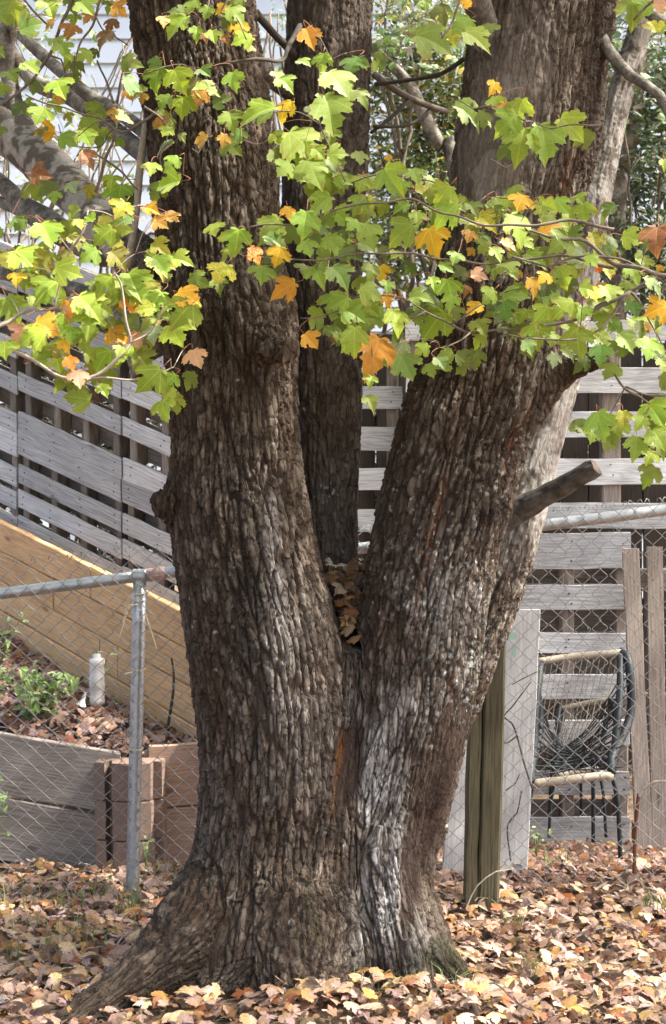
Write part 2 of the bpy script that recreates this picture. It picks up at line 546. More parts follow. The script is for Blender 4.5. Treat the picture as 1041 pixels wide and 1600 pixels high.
def make_ground():
    xs = np.concatenate([np.linspace(-90, -6, 12), np.linspace(-5, 5, 90), np.linspace(6, 90, 12)])
    ys = np.concatenate([np.linspace(-60, 1, 12), np.linspace(1.5, 9, 80), np.linspace(10, 150, 16)])
    X, Yg = np.meshgrid(xs, ys)
    Z = ground_z(X, Yg)
    V = np.stack([X.ravel(), Yg.ravel(), Z.ravel()], 1)
    nx, ny = len(xs), len(ys)
    a = (np.arange(ny - 1)[:, None] * nx + np.arange(nx - 1)[None]).ravel()
    Fc = np.stack([a, a + 1, a + nx + 1, a + nx], 1)
    m, nt, b = new_mat('leafy_soil')
    tc = nt.nodes.new('ShaderNodeTexCoord')
    n = noise(nt, tc.outputs['Object'], 22, 6, 0.65)
    n2 = noise(nt, tc.outputs['Object'], 3, 4, 0.6)
    c = mix(nt, ramp(nt, n, [(0.35, 0.0), (0.65, 1.0)]), (0.085, 0.056, 0.038), (0.22, 0.145, 0.095))
    c = mix(nt, ramp(nt, n2, [(0.5, 0.0), (0.7, 0.35)]), c, (0.07, 0.10, 0.03))
    nt.links.new(c, b.inputs['Base Color']); b.inputs['Roughness'].default_value = 1.0
    bump(nt, b, n, 0.8, 0.03)
    M['soil'] = m
    o = np_mesh('ground', V, Fc, m, smooth=True)
    tag(o, 'leaf covered ground around the big maple tree', kind='structure')
    return o
ground = make_ground()

# ---- white house behind everything
def make_house():
    Y0 = 12.6
    h = empty('house', (0.5, Y0 + 3, 0.3))
    tag(h, 'white house with horizontal lap siding behind the pallet fences', 'house')
    x0, x1 = -7.0, 9.5
    mb = MB()
    mb.board((x0, Y0 + 0.06, 0.2), (x1 - x0, 0, 0), (0, 0, 6.6), (0, 6, 0), nl=1, jit=0)
    mb.build('wall', M['siding'], h)
    z = 0.3
    while z < 6.6:
        p = MB()
        tilt = 0.0
        xa = x0
        # two lengths to a course, joint staggered
        j = random.uniform(-4, 6)
        for (a, b_) in ((x0, j - 0.0015), (j + 0.0015, x1)):
            q = MB()
            v = []
            for x in (a, b_):
                v += [(x, Y0 + 0.055, z + 0.212), (x, Y0 + 0.048, z + 0.212), (x, Y0 + 0.018, z), (x, Y0 + 0.055, z)]
            q.add(v, [(0, 1, 5, 4), (1, 2, 6, 5), (2, 3, 7, 6), (3, 0, 4, 7), (0, 3, 2, 1), (4, 5, 6, 7)])
            q.build('siding_board', M['siding'], h)
        z += 0.205
    r = MB()
    v = [(x0 - .4, Y0 - .5, 6.7), (x1 + .4, Y0 - .5, 6.7), (x1 + .4, Y0 + 3.2, 8.6), (x0 - .4, Y0 + 3.2, 8.6), (x1 + .4, Y0 + 6.9, 6.7), (x0 - .4, Y0 + 6.9, 6.7)]
    v2 = [(a, b_, c - 0.18) for a, b_, c in v]
    r.add(v + v2, [(0, 1, 2, 3), (3, 2, 4, 5), (6, 9, 8, 7), (9, 11, 10, 8), (0, 6, 7, 1), (5, 4, 10, 11), (0, 3, 9, 6), (3, 5, 11, 9), (1, 7, 8, 2), (2, 8, 10, 4)])
    r.build('roof', M['roof'], h)
make_house()

# ---- raised garden bed at the left: soil, tan plank wall, front timbers, blocks
TA, TD = Vector((-0.666, 6.4, 0.47)), Vector((-1.06, 1.4, 0.36))      # foot of the tan wall, and its run
def tan(t): return TA + TD * t
def bed_point(s, u):
    """s 0 (behind tree) .. 1 (far left); u 0 front .. 1 at the tan wall"""
    fx = -0.38 + s * (-1.75)
    f = Vector((fx, 6.04, 0.455 + 0.10 * s))
    bk = tan(-0.3 + 2.3 * s)
    return f.lerp(bk, u)
def make_soil():
    ns, nu = 40, 24
    V, = [[]]
    for i in range(ns + 1):
        for j in range(nu + 1):
            p = bed_point(i / ns, j / nu)
            V.append((p.x, p.y, p.z - 0.035 + 0.015 * math.sin(p.x * 13 + p.y * 7) + 0.05 * math.sin(math.pi * j / nu)))
    a = (np.arange(ns)[:, None] * (nu + 1) + np.arange(nu)[None]).ravel()
    Fc = np.stack([a, a + 1, a + nu + 2, a + nu + 1], 1)
    m, nt, b = new_mat('dark_mulch')
    tc = nt.nodes.new('ShaderNodeTexCoord')
    n = noise(nt, tc.outputs['Object'], 40, 5, 0.65)
    nt.links.new(mix(nt, ramp(nt, n, [(0.35, 0.0), (0.7, 1.0)]), (0.022, 0.015, 0.012), (0.075, 0.05, 0.038)), b.inputs['Base Color'])
    b.inputs['Roughness'].default_value = 1
    bump(nt, b, n, 0.8, 0.02)
    o = np_mesh('garden_soil', np.array(V), Fc[:, ::-1], m, smooth=True)
    tag(o, 'dark leafy soil of the raised garden bed', kind='structure')
    return o
garden_soil = make_soil()

def make_tan_wall():
    w = empty('plank_wall', tan(0.3))
    tag(w, 'new tan timber plank wall stepping down behind the garden bed', 'wall')
    n = Vector((TD.y, -TD.x, 0)).normalized() * -1     # away from the camera side
    if n.y < 0: n = -n
    joints = [[-0.55, 0.93, 2.4], [-0.55, 0.30, 1.55, 2.4], [-0.55, 0.66, 2.4], [-0.55, 0.45, 1.3, 2.4]]
    hrow = 0.152
    for r in range(4):
        js = joints[r]
        for a, b_ in zip(js[:-1], js[1:]):
            mb = MB()
            lean = random.uniform(-0.006, 0.006)
            o = tan(a) + TD * 0.002 + Vector((0, 0, -0.04 + r * hrow)) + n * (lean + 0.002 * r)
            mb.board(o, TD * (b_ - a - 0.004), (0, 0, hrow - 0.005), n * 0.042, nl=8, jit=0.0022)
            mb.build('plank', M['tan_wood'], w)
    # stakes behind
    for t in (-0.2, 0.9, 1.9):
        mb = MB()
        mb.board(tan(t) + n * 0.055 + Vector((0, 0, -0.3)), TD.normalized() * 0.07, (0, 0, 0.80), n * 0.05, nl=2)
        mb.build('stake', M['tan_wood'], w)
make_tan_wall()

def make_hillside():
    """the terrace the pallet fences stand on, behind the tan wall"""
    xs = np.linspace(-6, 6, 60); ys = np.linspace(6.2, 12.4, 40)
    V = []
    for y in ys:
        for x in xs:
            # height follows the foot of the left pallet run on the left, low on the right
            t = (-0.70 - x) / 1.7
            zl = 0.62 + 0.62 * max(t, -0.3)
            wl = float(sstep(-0.25, -0.75, x)) if False else float(sstep(0.25, 0.75, -x))
            # in front of (camera side of) the tan wall stay below ground
            side = (x - TA.x) * TD.y - (y - TA.y) * TD.x
            inside = (TD.y * (x - TA.x) - TD.x * (y - TA.y)) / math.hypot(TD.x, TD.y)
            back = float(sstep(0.06, 0.12, inside))
            zr = float(ground_z(x, y)) + 0.01
            z = (zl * wl + zr * (1 - wl))
            z = -0.2 * (1 - back) + z * back if wl > 0.02 else z - 0.2 * (1 - float(sstep(6.9, 7.1, y)))
            V.append((x, y, z))
    nx, ny = len(xs), len(ys)
    a = (np.arange(ny - 1)[:, None] * nx + np.arange(nx - 1)[None]).ravel()
    Fc = np.stack([a, a + 1, a + nx + 1, a + nx], 1)
    o = np_mesh('hillside', np.array(V), Fc, M['soil'], smooth=True)
    tag(o, 'bare bank rising behind the plank wall', kind='structure')
make_hillside()

def raised_bed():
    w = empty('raised_bed', at(90, 1335, 6.0))
    tag(w, 'weathered timber edging boards holding the raised garden bed', 'raised bed')
    # left pair of grey boards, running slightly downhill to the right
    def bd(pa, pb, Y, h, mat, th=0.04):
        a, b_ = at(*pa, Y), at(*pb, Y)
        mb = MB()
        mb.board(a - Vector((0, 0, h)), b_ - a, (0, 0, h), (0, th, 0), nl=8, jit=0.002, ends=0.003)
        mb.build('board', mat, w)
    s = F / 6.0
    bd((-330, 1092), (188, 1176), 6.0, 0.245, M['bed_wood'])
    bd((-330, 1190), (152, 1273), 5.995, 0.25, M['bed_wood'])
    bd((232, 1166), (470, 1152), 6.02, 0.248, M['pink_wood'])
    bd((232, 1264), (470, 1252), 6.022, 0.24, M['pink_wood'])
raised_bed()

def blocks():
    names = ['topmost', 'middle', 'lowest']
    Yb = 5.90
    s = F / Yb
    for i, (y0, y1) in enumerate(((1192, 1251), (1252, 1313), (1314, 1372))):
        dx = (0, 0.004, 0.008)[i]
        mb = MB()
        # plan of a corner block with a slot that takes the board: (x px, depth m)
        a = at(146, y0, Yb); zt = at(0, y0, Yb).z; zb = at(0, y1, Yb).z + 0.002
        def X(p): return (p - 520.5) / s + dx
        yy = Yb
        plan = [(X(146), yy + .02), (X(163), yy), (X(167), yy + .055), (X(172), yy + .055), (X(175), yy - .012),
                (X(206), yy - .03), (X(236), yy - .012), (X(238), yy + .03), (X(252), yy + .028), (X(255), yy + .2), (X(150), yy + .2)]
        n = len(plan)
        c = 0.006
        v = []
        cx = sum(p[0] for p in plan) / n; cy = sum(p[1] for p in plan) / n
        for z, k in ((zb, .985), (zb + c, 1), (zt - c, 1), (zt, .985)):
            for (x, y) in plan:
                v.append((cx + (x - cx) * k + random.uniform(-.0015, .0015), cy + (y - cy) * k + random.uniform(-.0015, .0015), z + random.uniform(-.0015, .0015)))
        f = []
        for r in range(3):
            for k in range(n):
                k2 = (k + 1) % n
                f.append((r * n + k, r * n + k2, (r + 1) * n + k2, (r + 1) * n + k))
        f.append(tuple(range(n - 1, -1, -1))); f.append(tuple(3 * n + k for k in range(n)))
        mb.add(v, f)
        o = mb.build('concrete_block', M['block'], base=(cx, cy, zb))
        tag(o, '%s brown concrete corner block of the garden bed stack' % names[i], 'block', 'blocks at the garden bed corner')
blocks()

# ---- pallets
def nails(mb, p, H, T, xs_dir, mat=1):
    """two nail heads on the face of a slat at p (on the camera face)"""
    for k in (0.28, 0.7):
        c = Vector(p) + Vector(H) * (k + random.uniform(-.08, .08)) - Vector(T).normalized() * 0.0015 + xs_dir * random.uniform(-.012, .012)
        a = xs_dir * 0.0035; b_ = Vector(H).normalized() * 0.0035
        t = Vector(T).normalized() * 0.003
        mb.add([c - a - b_, c + a - b_, c + a + b_, c - a + b_, c - a - b_ + t, c + a - b_ + t, c + a + b_ + t, c - a + b_ + t],
               [(0, 1, 2, 3), (0, 4, 5, 1), (1, 5, 6, 2), (2, 6, 7, 3), (3, 7, 4, 0)], mat)

def pallet(label, A, L, rows, Tn, th=0.018, depth=0.09, stringers=(0.03, 0.5, 0.97), mat='grey_wood', back=True, z_bot=None, sw=0.045, group='wooden pallets standing as a fence', smat='grey_wood_dim', gapmax=1.0):
    """A: point at the left end; rows: list of (height above A of slat bottom, slat height); L: run vector; Tn: unit vector away from the camera"""
    A, L, Tn = Vector(A), Vector(L), Vector(Tn)
    w = empty('wooden_pallet', A)
    tag(w, label, 'pallet', group)
    Ld = L.normalized()
    for (z, h) in rows:
        mb = MB()
        H = Vector((0, 0, h)); lean = random.uniform(-.003, .003)
        o = A + Vector((0, 0, z)) + Tn * lean + Ld * random.uniform(-.004, .004)
        dz = Vector((0, 0, random.uniform(-.006, .006)))
        mb.board(o, L + dz, H, Tn * th, nl=7, jit=0.0022, ends=0.003)
        for s in stringers:
            nails(mb, o + (L + dz) * s, H, Tn, Ld)
        mb.build('slat', [M[mat], M['nail']], w)
    zlo = min(r[0] for r in rows) - 0.0; zhi = max(r[0] + r[1] for r in rows)
    if z_bot is not None: zlo = z_bot
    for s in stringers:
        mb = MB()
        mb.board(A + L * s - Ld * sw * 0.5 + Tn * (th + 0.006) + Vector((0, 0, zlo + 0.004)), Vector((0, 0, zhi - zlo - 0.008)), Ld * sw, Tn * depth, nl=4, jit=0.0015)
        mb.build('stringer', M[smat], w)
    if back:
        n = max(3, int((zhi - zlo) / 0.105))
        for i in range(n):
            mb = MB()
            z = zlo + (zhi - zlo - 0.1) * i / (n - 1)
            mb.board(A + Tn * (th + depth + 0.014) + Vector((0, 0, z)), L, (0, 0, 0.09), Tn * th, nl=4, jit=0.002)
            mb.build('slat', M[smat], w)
    return w

def left_plane(px, py):
    k = (px - 520.5) / F
    t = (-0.826 - k * 7.6) / (k + 1.7)
    Y = 7.6 + t
    return at(px, py, Y)

def left_pallets():
    Tn = Vector((1, 1.7, 0)).normalized()
    # slat tops where a column starts (px 27) and ends (px 190)
    up = [(372, 452, 27), (415, 497, 29), (458, 538, 28), (520, 598, 28), (580, 653, 27), (641, 716, 31)]
    lo = [(672, 748, 35), (725, 802, 28), (763, 844, 27), (803, 887, 28), (845, 930, 28)]
    cols = [('behind the yellowed leaves', 0), ('', 1), ('', 2)]
    spec = [
        (-1, up, 'grey weathered pallet, upper one at the left end of the sloping fence'),
        (-1, lo, 'grey weathered pallet, lower one at the left end of the sloping fence'),
        (0, up, 'grey weathered pallet with a swirling knot grain slat above the tan plank wall'),
        (0, lo, 'grey weathered pallet with five close slats just above the tan plank wall'),
        (1, up, 'grey weathered pallet of the sloping fence, upper one half hidden by the trunk'),
        (1, lo, 'grey weathered pallet of the sloping fence, lower one half hidden by the trunk'),
    ]
    a0, b0 = left_plane(28.5, 700), left_plane(188.5, 776)
    for c, rows, label in spec:
        # run vector from the middle row, columns follow each other along it
        L = b0 - a0
        step = left_plane(190, 776) - left_plane(27, 700)
        A = a0 + step * c
        A = A + Vector((0, 0, (-0.02, 0, 0.004)[c + 1]))
        rr = []
        s = F / a0.y
        for (ya, yb, h) in rows:
            # average of left and right end measurements relative to the run
            za = (700 - ya) / s
            zb = (776 - yb) / (F / b0.y)
            rr.append((0.5 * (za + zb) - h / s * 1.05, h / s * 1.05))
        pallet(label, A, L, rr, Tn, stringers=(0.07, 0.36, 0.64, 0.93) if rows is up else (0.05, 0.33, 0.62, 0.95))
left_pallets()

def right_pallets():
    Tn = Vector((0, 1, 0))
    def flat(label, x0, x1, Y, rows, strs, **kw):
        A = at(x0, rows[-1][1], Y); s = F / Y
        B = at(x1, rows[-1][1], Y)
        rr = [((rows[-1][1] - b_) / s, (b_ - a) / s) for a, b_ in rows]
        sn = [(p - x0) / (x1 - x0) for p in strs]
        return pallet(label, A, B - A, rr, Tn, stringers=sn, **kw)
    # seen between the trunks
    flat('pale grey pallet seen in the gap between the two main trunks', 400, 628, 7.85,
         [(536, 572), (603, 638), (667, 704), (733, 767), (796, 831)], (420, 512, 614), sw=0.06, back=False)
    # upper pallet at the right
    flat('long grey pallet with wide slats behind the broken branch stub at right', 634, 1150, 7.75,
         [(500, 532), (573, 613), (643, 683), (717, 758), (786, 826)], (655, 800, 957, 1120), sw=0.10, back=False)
    # lower pallet behind the woven chair
    flat('grey pallet with six slats standing right behind the woven chair', 690, 984, 6.95,
         [(834, 890), (914, 953), (988, 1020), (1054, 1092), (1126, 1166), (1205, 1242), (1277, 1325)], (705, 889, 974), sw=0.06)
    # upright pallet whose boards stand vertically
    w = empty('wooden_pallet', at(1040, 1345, 6.7))
    tag(w, 'pallet turned on its side with upright grey boards at the right edge', 'pallet', 'wooden pallets standing as a fence')
    for (a, b_, c, d, yt) in ((973, 999, 996, 1022, 857), (1011, 1036, 1019, 1046, 855), (1062, 1090, 1066, 1094, 850), (1108, 1134, 1110, 1136, 856)):
        mb = MB()
        T0, B0 = at(a, yt, 6.70), at(c, 1372, 6.62)
        mb.board(B0, T0 - B0, Vector(((b_ - a) * 6.7 / F, 0, 0)), (0, 0.02, 0), nl=8, jit=0.002, ends=0.003)
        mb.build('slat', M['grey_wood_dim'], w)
    for y in (905, 1100, 1300):
        mb = MB()
        mb.board(at(990, y + 18, 6.74), at(1150, y + 18, 6.74) - at(990, y + 18, 6.74), (0, 0, 0.10), (0, 0.04, 0), nl=4)
        mb.build('stringer', M['grey_wood_dim'], w)
right_pallets()

def gap_backing():  # added backing: near-black planks make the pallet gaps look deep in shade
    w = empty('dark_gap_backing', at(780, 1150, 8.35))
    tag(w, 'dark upright planks added behind the right hand pallets to blacken their gaps', 'fence')
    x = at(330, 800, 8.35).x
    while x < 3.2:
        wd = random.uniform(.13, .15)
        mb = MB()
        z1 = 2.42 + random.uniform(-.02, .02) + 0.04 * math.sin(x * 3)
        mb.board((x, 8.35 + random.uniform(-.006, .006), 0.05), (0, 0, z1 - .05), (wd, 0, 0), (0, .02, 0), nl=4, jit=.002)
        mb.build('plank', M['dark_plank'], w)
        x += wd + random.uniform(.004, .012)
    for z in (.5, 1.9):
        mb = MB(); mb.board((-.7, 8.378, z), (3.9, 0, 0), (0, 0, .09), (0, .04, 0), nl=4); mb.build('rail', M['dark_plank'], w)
gap_backing()

# ---- chain link fence
def rail_z(x):       # top rail, level line seen at py 928 .. 797
    return 1.150 + (x + 1.218) / 2.436 * (1.457 - 1.150)
def fence():
    Y = 5.5
    w = empty('chain_link_fence', (0, Y, 0.05))
    tag(w, 'galvanised chain link fence with round top rail running behind the tree', 'fence')
    X0, X1 = -2.6, 2.6
    # top rail in lengths with a sleeve joint
    for a, b_ in ((X0, -0.655), (-0.652, 1.9), (1.903, X1)):
        mb = MB(); n = 14
        mb.tube([(a + (b_ - a) * i / n, Y + 0.028, rail_z(a + (b_ - a) * i / n)) for i in range(n + 1)], 0.0215, 16)
        mb.build('top_rail', M['steel'], w, smooth=True)
    for px_t, px_b, x_extra in ((217, 205, None), (None, None, 1.75), (None, None, -2.3)):
        mb = MB()
        if x_extra is None:
            t, b_ = at(217, 900, Y), at(205, 1440, Y)
        else:
            t, b_ = Vector((x_extra, Y, rail_z(x_extra) - 0.01)), Vector((x_extra, Y, -0.05))
        t = Vector((t.x, Y + 0.028, rail_z(t.x) - 0.012)); b_ = Vector((b_.x, Y + 0.02, -0.05))
        mb.tube([b_.lerp(t, i / 8) for i in range(9)], 0.0245, 18)
        p = mb.build('post', M['steel'], w, smooth=True)
        if x_extra is None:
            mb = MB()
            ring = []
            mb.tube([(t.x - 0.024 + 0.048 * k / 10, Y + 0.028 - 0.0, rail_z(t.x) + 0.001) for k in range(11)], 0.0265, 16)
            mb.build('post_cap', M['steel'], w, smooth=True)
            mb = MB()
            mb.tube([(t.x + 0.028 + 0.066 * k / 6, Y + 0.028, rail_z(t.x + 0.028 + 0.066 * k / 6)) for k in range(7)], [0.0245, 0.0252, 0.0238, 0.025, 0.0242, 0.0255, 0.0246], 14, wob=0.03)
            mb.build('tape_wrap', M['tape'], w)
            for zz in (-0.05, -0.075, -0.33, -0.62):
                mb = MB()
                c = t.lerp(b_, -zz / (t - b_).length if zz else 0)
                pts = [(c.x + 0.0275 * math.cos(q), c.y + 0.0275 * math.sin(q), c.z + 0.004 * math.sin(q * 1.0)) for q in np.linspace(0, 2 * math.pi, 17)]
                pts += [(c.x - 0.02 - 0.03 * random.random(), c.y - 0.04, c.z - 0.06 * random.random())]
                mb.tube(pts, 0.0022, 5)
                mb.build('tie_wire', M['rope'], w)
            for k in range(4):
                mb = MB()
                p0 = Vector((t.x + random.uniform(-.01, .01), Y - 0.01, t.z - 0.05 - 0.02 * k))
                sgn = -1 if k < 3 else 1
                mb.tube([p0, p0 + Vector((sgn * 0.03, -0.012, 0.01 - .02 * random.random())), p0 + Vector((sgn * (0.045 + 0.01 * k), -0.015, -0.05 - 0.03 * k))], 0.0014, 4)
                mb.build('tie_string', M['rope'], w)
    # woven wires: each vertical zigzag wire is one piece
    half = 0.0318; per = 0.0635
    H = 1.42
    meshes = []
    for ph in (0, 1):
        pts = []
        n = int(H / (per / 2))
        for i in range(n + 1):
            xx = (half / 2) * (1 if (i + ph) % 2 else -1) * 1.06
            yy = 0.0030 * (1 if (i + ph) % 2 else -1)
            zc = i * per / 2
            # rounded elbow: three points
            for d in (-0.0035, 0, 0.0035):
                sh = 1 - abs(d) / (per / 2) * 2
                pts.append((xx * (0.86 if d else 1.0), yy if d == 0 else yy * 0.4, zc + d))
        # knuckle on top
        lx, ly, lz = pts[-1]
        s_ = 1 if lx > 0 else -1
        pts += [(lx - s_ * 0.006, 0.004, lz + 0.010), (lx - s_ * 0.014, 0.006, lz + 0.006), (lx - s_ * 0.017, 0.006, lz - 0.006)]
        mb = MB(); mb.tube(pts, 0.00145, 5, cap=True)
        meshes.append(mb)
    protos = []
    i = 0
    x = X0
    base = {}
    while x < X1:
        ph = i % 2
        z_top = 1.285 + (x + 1.218) / 2.436 * (1.515 - 1.285)
        z0 = z_top - H
        if ph not in base:
            o = meshes[ph].build('wire', M['wire'], None, smooth=True)
            base[ph] = o.data
        else:
            o = bpy.data.objects.new('wire', base[ph]); col.objects.link(o)
        o.parent = w
        o.location = Vector((x, Y, z0)) - w.location
        o.rotation_euler = (random.uniform(-.004, .004), random.uniform(-.006, .006), 0)
        x += half
        i += 1
fence()

def wood_post():
    mb = MB()
    b_, t = at(752, 1440, 5.28), at(768, 905, 5.28)
    w = (780 - 727) * 5.28 / F
    # a split-faced square post: two halves with a drying crack between
    L = t - b_
    o = empty('fence_post', b_)
    tag(o, 'old greenish square timber post standing right of the trunk', 'post')
    mb.board(b_ - Vector((w * .5, 0, 0)), L, Vector((w * 0.36, 0, 0)), (0, 0.095, 0), nl=10, jit=0.003)
    mb.build('post_half', M['post_wood'], o)
    mb = MB()
    mb.board(b_ + Vector((-w * .5 + w * .372, -0.006, 0)), L, Vector((w * 0.628, 0, 0)), (0, 0.10, 0), nl=10, jit=0.002)
    mb.build('post_half', M['post_wood'], o)
wood_post()

def leaning_boards():
    def lean(name, label, bl, br, tl, Yb, Yt, th):
        B, B2, T = at(*bl, Yb), at(*br, Yb), at(*tl, Yt)
        mb = MB()
        mb.board(B, T - B, B2 - B, (0, th, 0), nl=9, jit=0.0015)
        o = mb.build(name, M['white_board'], base=B)
        tag(o, label, 'board', 'boards leaning on the fence')
        return o
    tall = lean('leaning_board', 'tall pale grey board with a green paint smear leaning behind the mesh', (762, 1372), (824, 1372), (784, 953), 5.74, 5.80, 0.028)
    lean('leaning_board', 'short pale grey board showing between the trunk and the timber post', (690, 1385), (760, 1385), (704, 1150), 5.66, 5.72, 0.03)
    # a smear of green paint on the tall board
    m = M['white_board'].copy(); m.name = 'pale_board_with_green_paint'
    nt = m.node_tree; bs = nt.nodes['Principled BSDF']
    old = bs.inputs['Base Color'].links[0].from_socket
    tc = nt.nodes.new('ShaderNodeTexCoord')
    def spot(px, py, rx, rz):
        c = at(px, py, 5.79) - tall.location
        mp = nt.nodes.new('ShaderNodeMapping'); mp.vector_type = 'TEXTURE'
        mp.inputs['Location'].default_value = c; mp.inputs['Scale'].default_value = (rx, 1, rz)
        nt.links.new(tc.outputs['Object'], mp.inputs[0])
        ln = nt.nodes.new('ShaderNodeVectorMath'); ln.operation = 'LENGTH'; nt.links.new(mp.outputs[0], ln.inputs[0])
        n = noise(nt, tc.outputs['Object'], 60, 4, .6)
        ad = nt.nodes.new('ShaderNodeMath'); ad.operation = 'MULTIPLY_ADD'; ad.inputs[1].default_value = 0.8
        nt.links.new(n, ad.inputs[0]); nt.links.new(ln.outputs['Value'], ad.inputs[2])
        return ramp(nt, ad.outputs[0], [(0.9, .75), (1.3, 0.0)])
    c = mix(nt, spot(800, 993, .036, .030), old, (0.20, 0.36, 0.29))
    c = mix(nt, spot(803, 1016, .016, .05), c, (0.20, 0.36, 0.29))
    nt.links.new(c, bs.inputs['Base Color'])
    tall.data.materials[0] = m
leaning_boards()

# ================================================================== the maple tree
tree = empty('maple_tree', (-0.1, 4.68, 0.0))
tag(tree, 'big multi-stemmed maple with furrowed bark and turning leaves in the middle', 'tree')

CH = {}
CH['left'] = [(285, -190, 4.68, 95), (300, 0, 4.67, 95), (312, 100, 4.67, 94), (329, 200, 4.66, 94), (338, 300, 4.66, 95), (345, 400, 4.66, 92), (356, 500, 4.65, 104),
              (364, 600, 4.65, 98), (370, 700, 4.64, 100), (376, 800, 4.64, 108), (393, 900, 4.64, 112), (412, 1000, 4.64, 117), (422, 1100, 4.64, 114),
              (424, 1200, 4.64, 107), (416, 1300, 4.64, 106), (404, 1400, 4.62, 110), (392, 1500, 4.60, 136), (380, 1590, 4.58, 150)]
CH['right'] = [(885, -190, 4.86, 108), (852, 0, 4.82, 109), (838, 100, 4.80, 106), (828, 200, 4.78, 108), (808, 300, 4.77, 100), (790, 400, 4.76, 96), (772, 500, 4.74, 103),
               (747, 600, 4.73, 103), (719, 700, 4.72, 102), (694, 800, 4.71, 101), (672, 900, 4.70, 98), (654, 1000, 4.69, 99), (642, 1100, 4.68, 92),
               (624, 1200, 4.68, 88), (602, 1300, 4.67, 84), (585, 1400, 4.65, 84), (588, 1500, 4.62, 98), (592, 1590, 4.60, 112)]
CH['filler'] = [(543, 1015, 4.63, 28), (537, 1070, 4.64, 44), (528, 1130, 4.66, 60), (512, 1250, 4.66, 78), (500, 1380, 4.62, 96), (492, 1500, 4.58, 122), (488, 1600, 4.55, 140)]
CH['middle'] = [(522, -190, 5.04, 66), (518, 0, 5.03, 64), (510, 200, 5.02, 62), (505, 400, 5.01, 58), (508, 600, 5.0, 55), (508, 800, 4.99, 50), (512, 900, 4.97, 50), (522, 1010, 4.92, 52), (530, 1120, 4.86, 50)]
CH['rear'] = [(1075, -190, 5.28, 16), (1015, 0, 5.22, 17), (985, 100, 5.19, 18), (955, 200, 5.16, 20), (930, 300, 5.13, 24), (906, 400, 5.10, 32), (884, 500, 5.08, 38), (862, 600, 5.06, 41),
              (832, 700, 5.04, 44), (806, 800, 5.02, 46), (785, 870, 5.0, 48), (758, 940, 4.97, 50), (720, 1040, 4.93, 50), (680, 1160, 4.88, 44), (640, 1300, 4.84, 50)]
CH['limb_right'] = [(770, 660, 4.72, 40), (815, 622, 4.68, 42), (852, 597, 4.64, 30), (885, 580, 4.60, 20), (915, 570, 4.55, 15), (950, 561, 4.50, 13)]
CH['limb_left'] = [(320, 500, 4.66, 50), (265, 448, 4.72, 42), (215, 408, 4.86, 36), (160, 350, 5.05, 34), (105, 290, 5.25, 34), (50, 234, 5.45, 35), (0, 192, 5.6, 36), (-70, 150, 5.85, 36), (-160, 110, 6.1, 34)]
CH['knob'] = [(285, 780, 4.60, 26), (258, 788, 4.58, 21), (243, 794, 4.57, 13)]
CH['stub'] = [(400, 538, 4.50, 26), (432, 545, 4.42, 17), (452, 548, 4.38, 13)]
CH['root_left'] = [(345, 1400, 4.55, 64), (295, 1465, 4.46, 62), (235, 1520, 4.38, 46), (180, 1562, 4.30, 38), (120, 1602, 4.22, 33), (60, 1640, 4.15, 28), (0, 1690, 4.08, 22)]
CH['root_right'] = [(630, 1440, 4.60, 56), (668, 1492, 4.52, 42), (705, 1535, 4.46, 30), (740, 1572, 4.42, 22), (780, 1610, 4.38, 14)]
CH['root_front'] = [(470, 1430, 4.50, 80), (468, 1510, 4.42, 76), (470, 1580, 4.36, 66), (470, 1650, 4.30, 50)]
CH['root_side'] = [(440, 1440, 4.50, 60), (380, 1520, 4.42, 50), (330, 1580, 4.36, 40), (300, 1640, 4.30, 30)]
CH['buttress'] = [(600, 1330, 4.54, 44), (612, 1420, 4.50, 46), (628, 1500, 4.45, 44), (640, 1570, 4.40, 34)]
SMOOTH_K = 0.022

chains = []
for nm, rows in CH.items():
    P = smooth_path(px_nodes(rows), 0.10)
    P[:, 3] = np.clip(P[:, 3], 0.008, None)
    chains.append((nm, P))

def chain_eval(p, P):
    """nearest point of a tapering chain: distance to its skin and perpendicular offset"""
    n = len(p)
    best = np.full(n, 1.0, np.float32)
    off = np.zeros((n, 3), np.float32); off[:, 2] = 1e-3
    order = np.argsort(p[:, 2], kind='stable')
    zs = p[order, 2]
    for i in range(len(P) - 1):
        a, b = P[i, :3].astype(np.float32), P[i + 1, :3].astype(np.float32)
        rm = max(P[i, 3], P[i + 1, 3]) + 0.16
        lo, hi = np.searchsorted(zs, min(a[2], b[2]) - rm), np.searchsorted(zs, max(a[2], b[2]) + rm)
        if hi <= lo: continue
        idx = order[lo:hi]
        ab = b - a
        L2 = float(ab @ ab)
        d0 = p[idx] - a
        t = np.clip((d0 @ ab) / L2, 0, 1)
        o = d0 - t[:, None] * ab
        d = np.sqrt(np.einsum('ij,ij->i', o, o)) - (P[i, 3] + (P[i + 1, 3] - P[i, 3]) * t)
        m = d < best[idx]
        j = idx[m]
        best[j] = d[m]; off[j] = o[m]
    return best, off

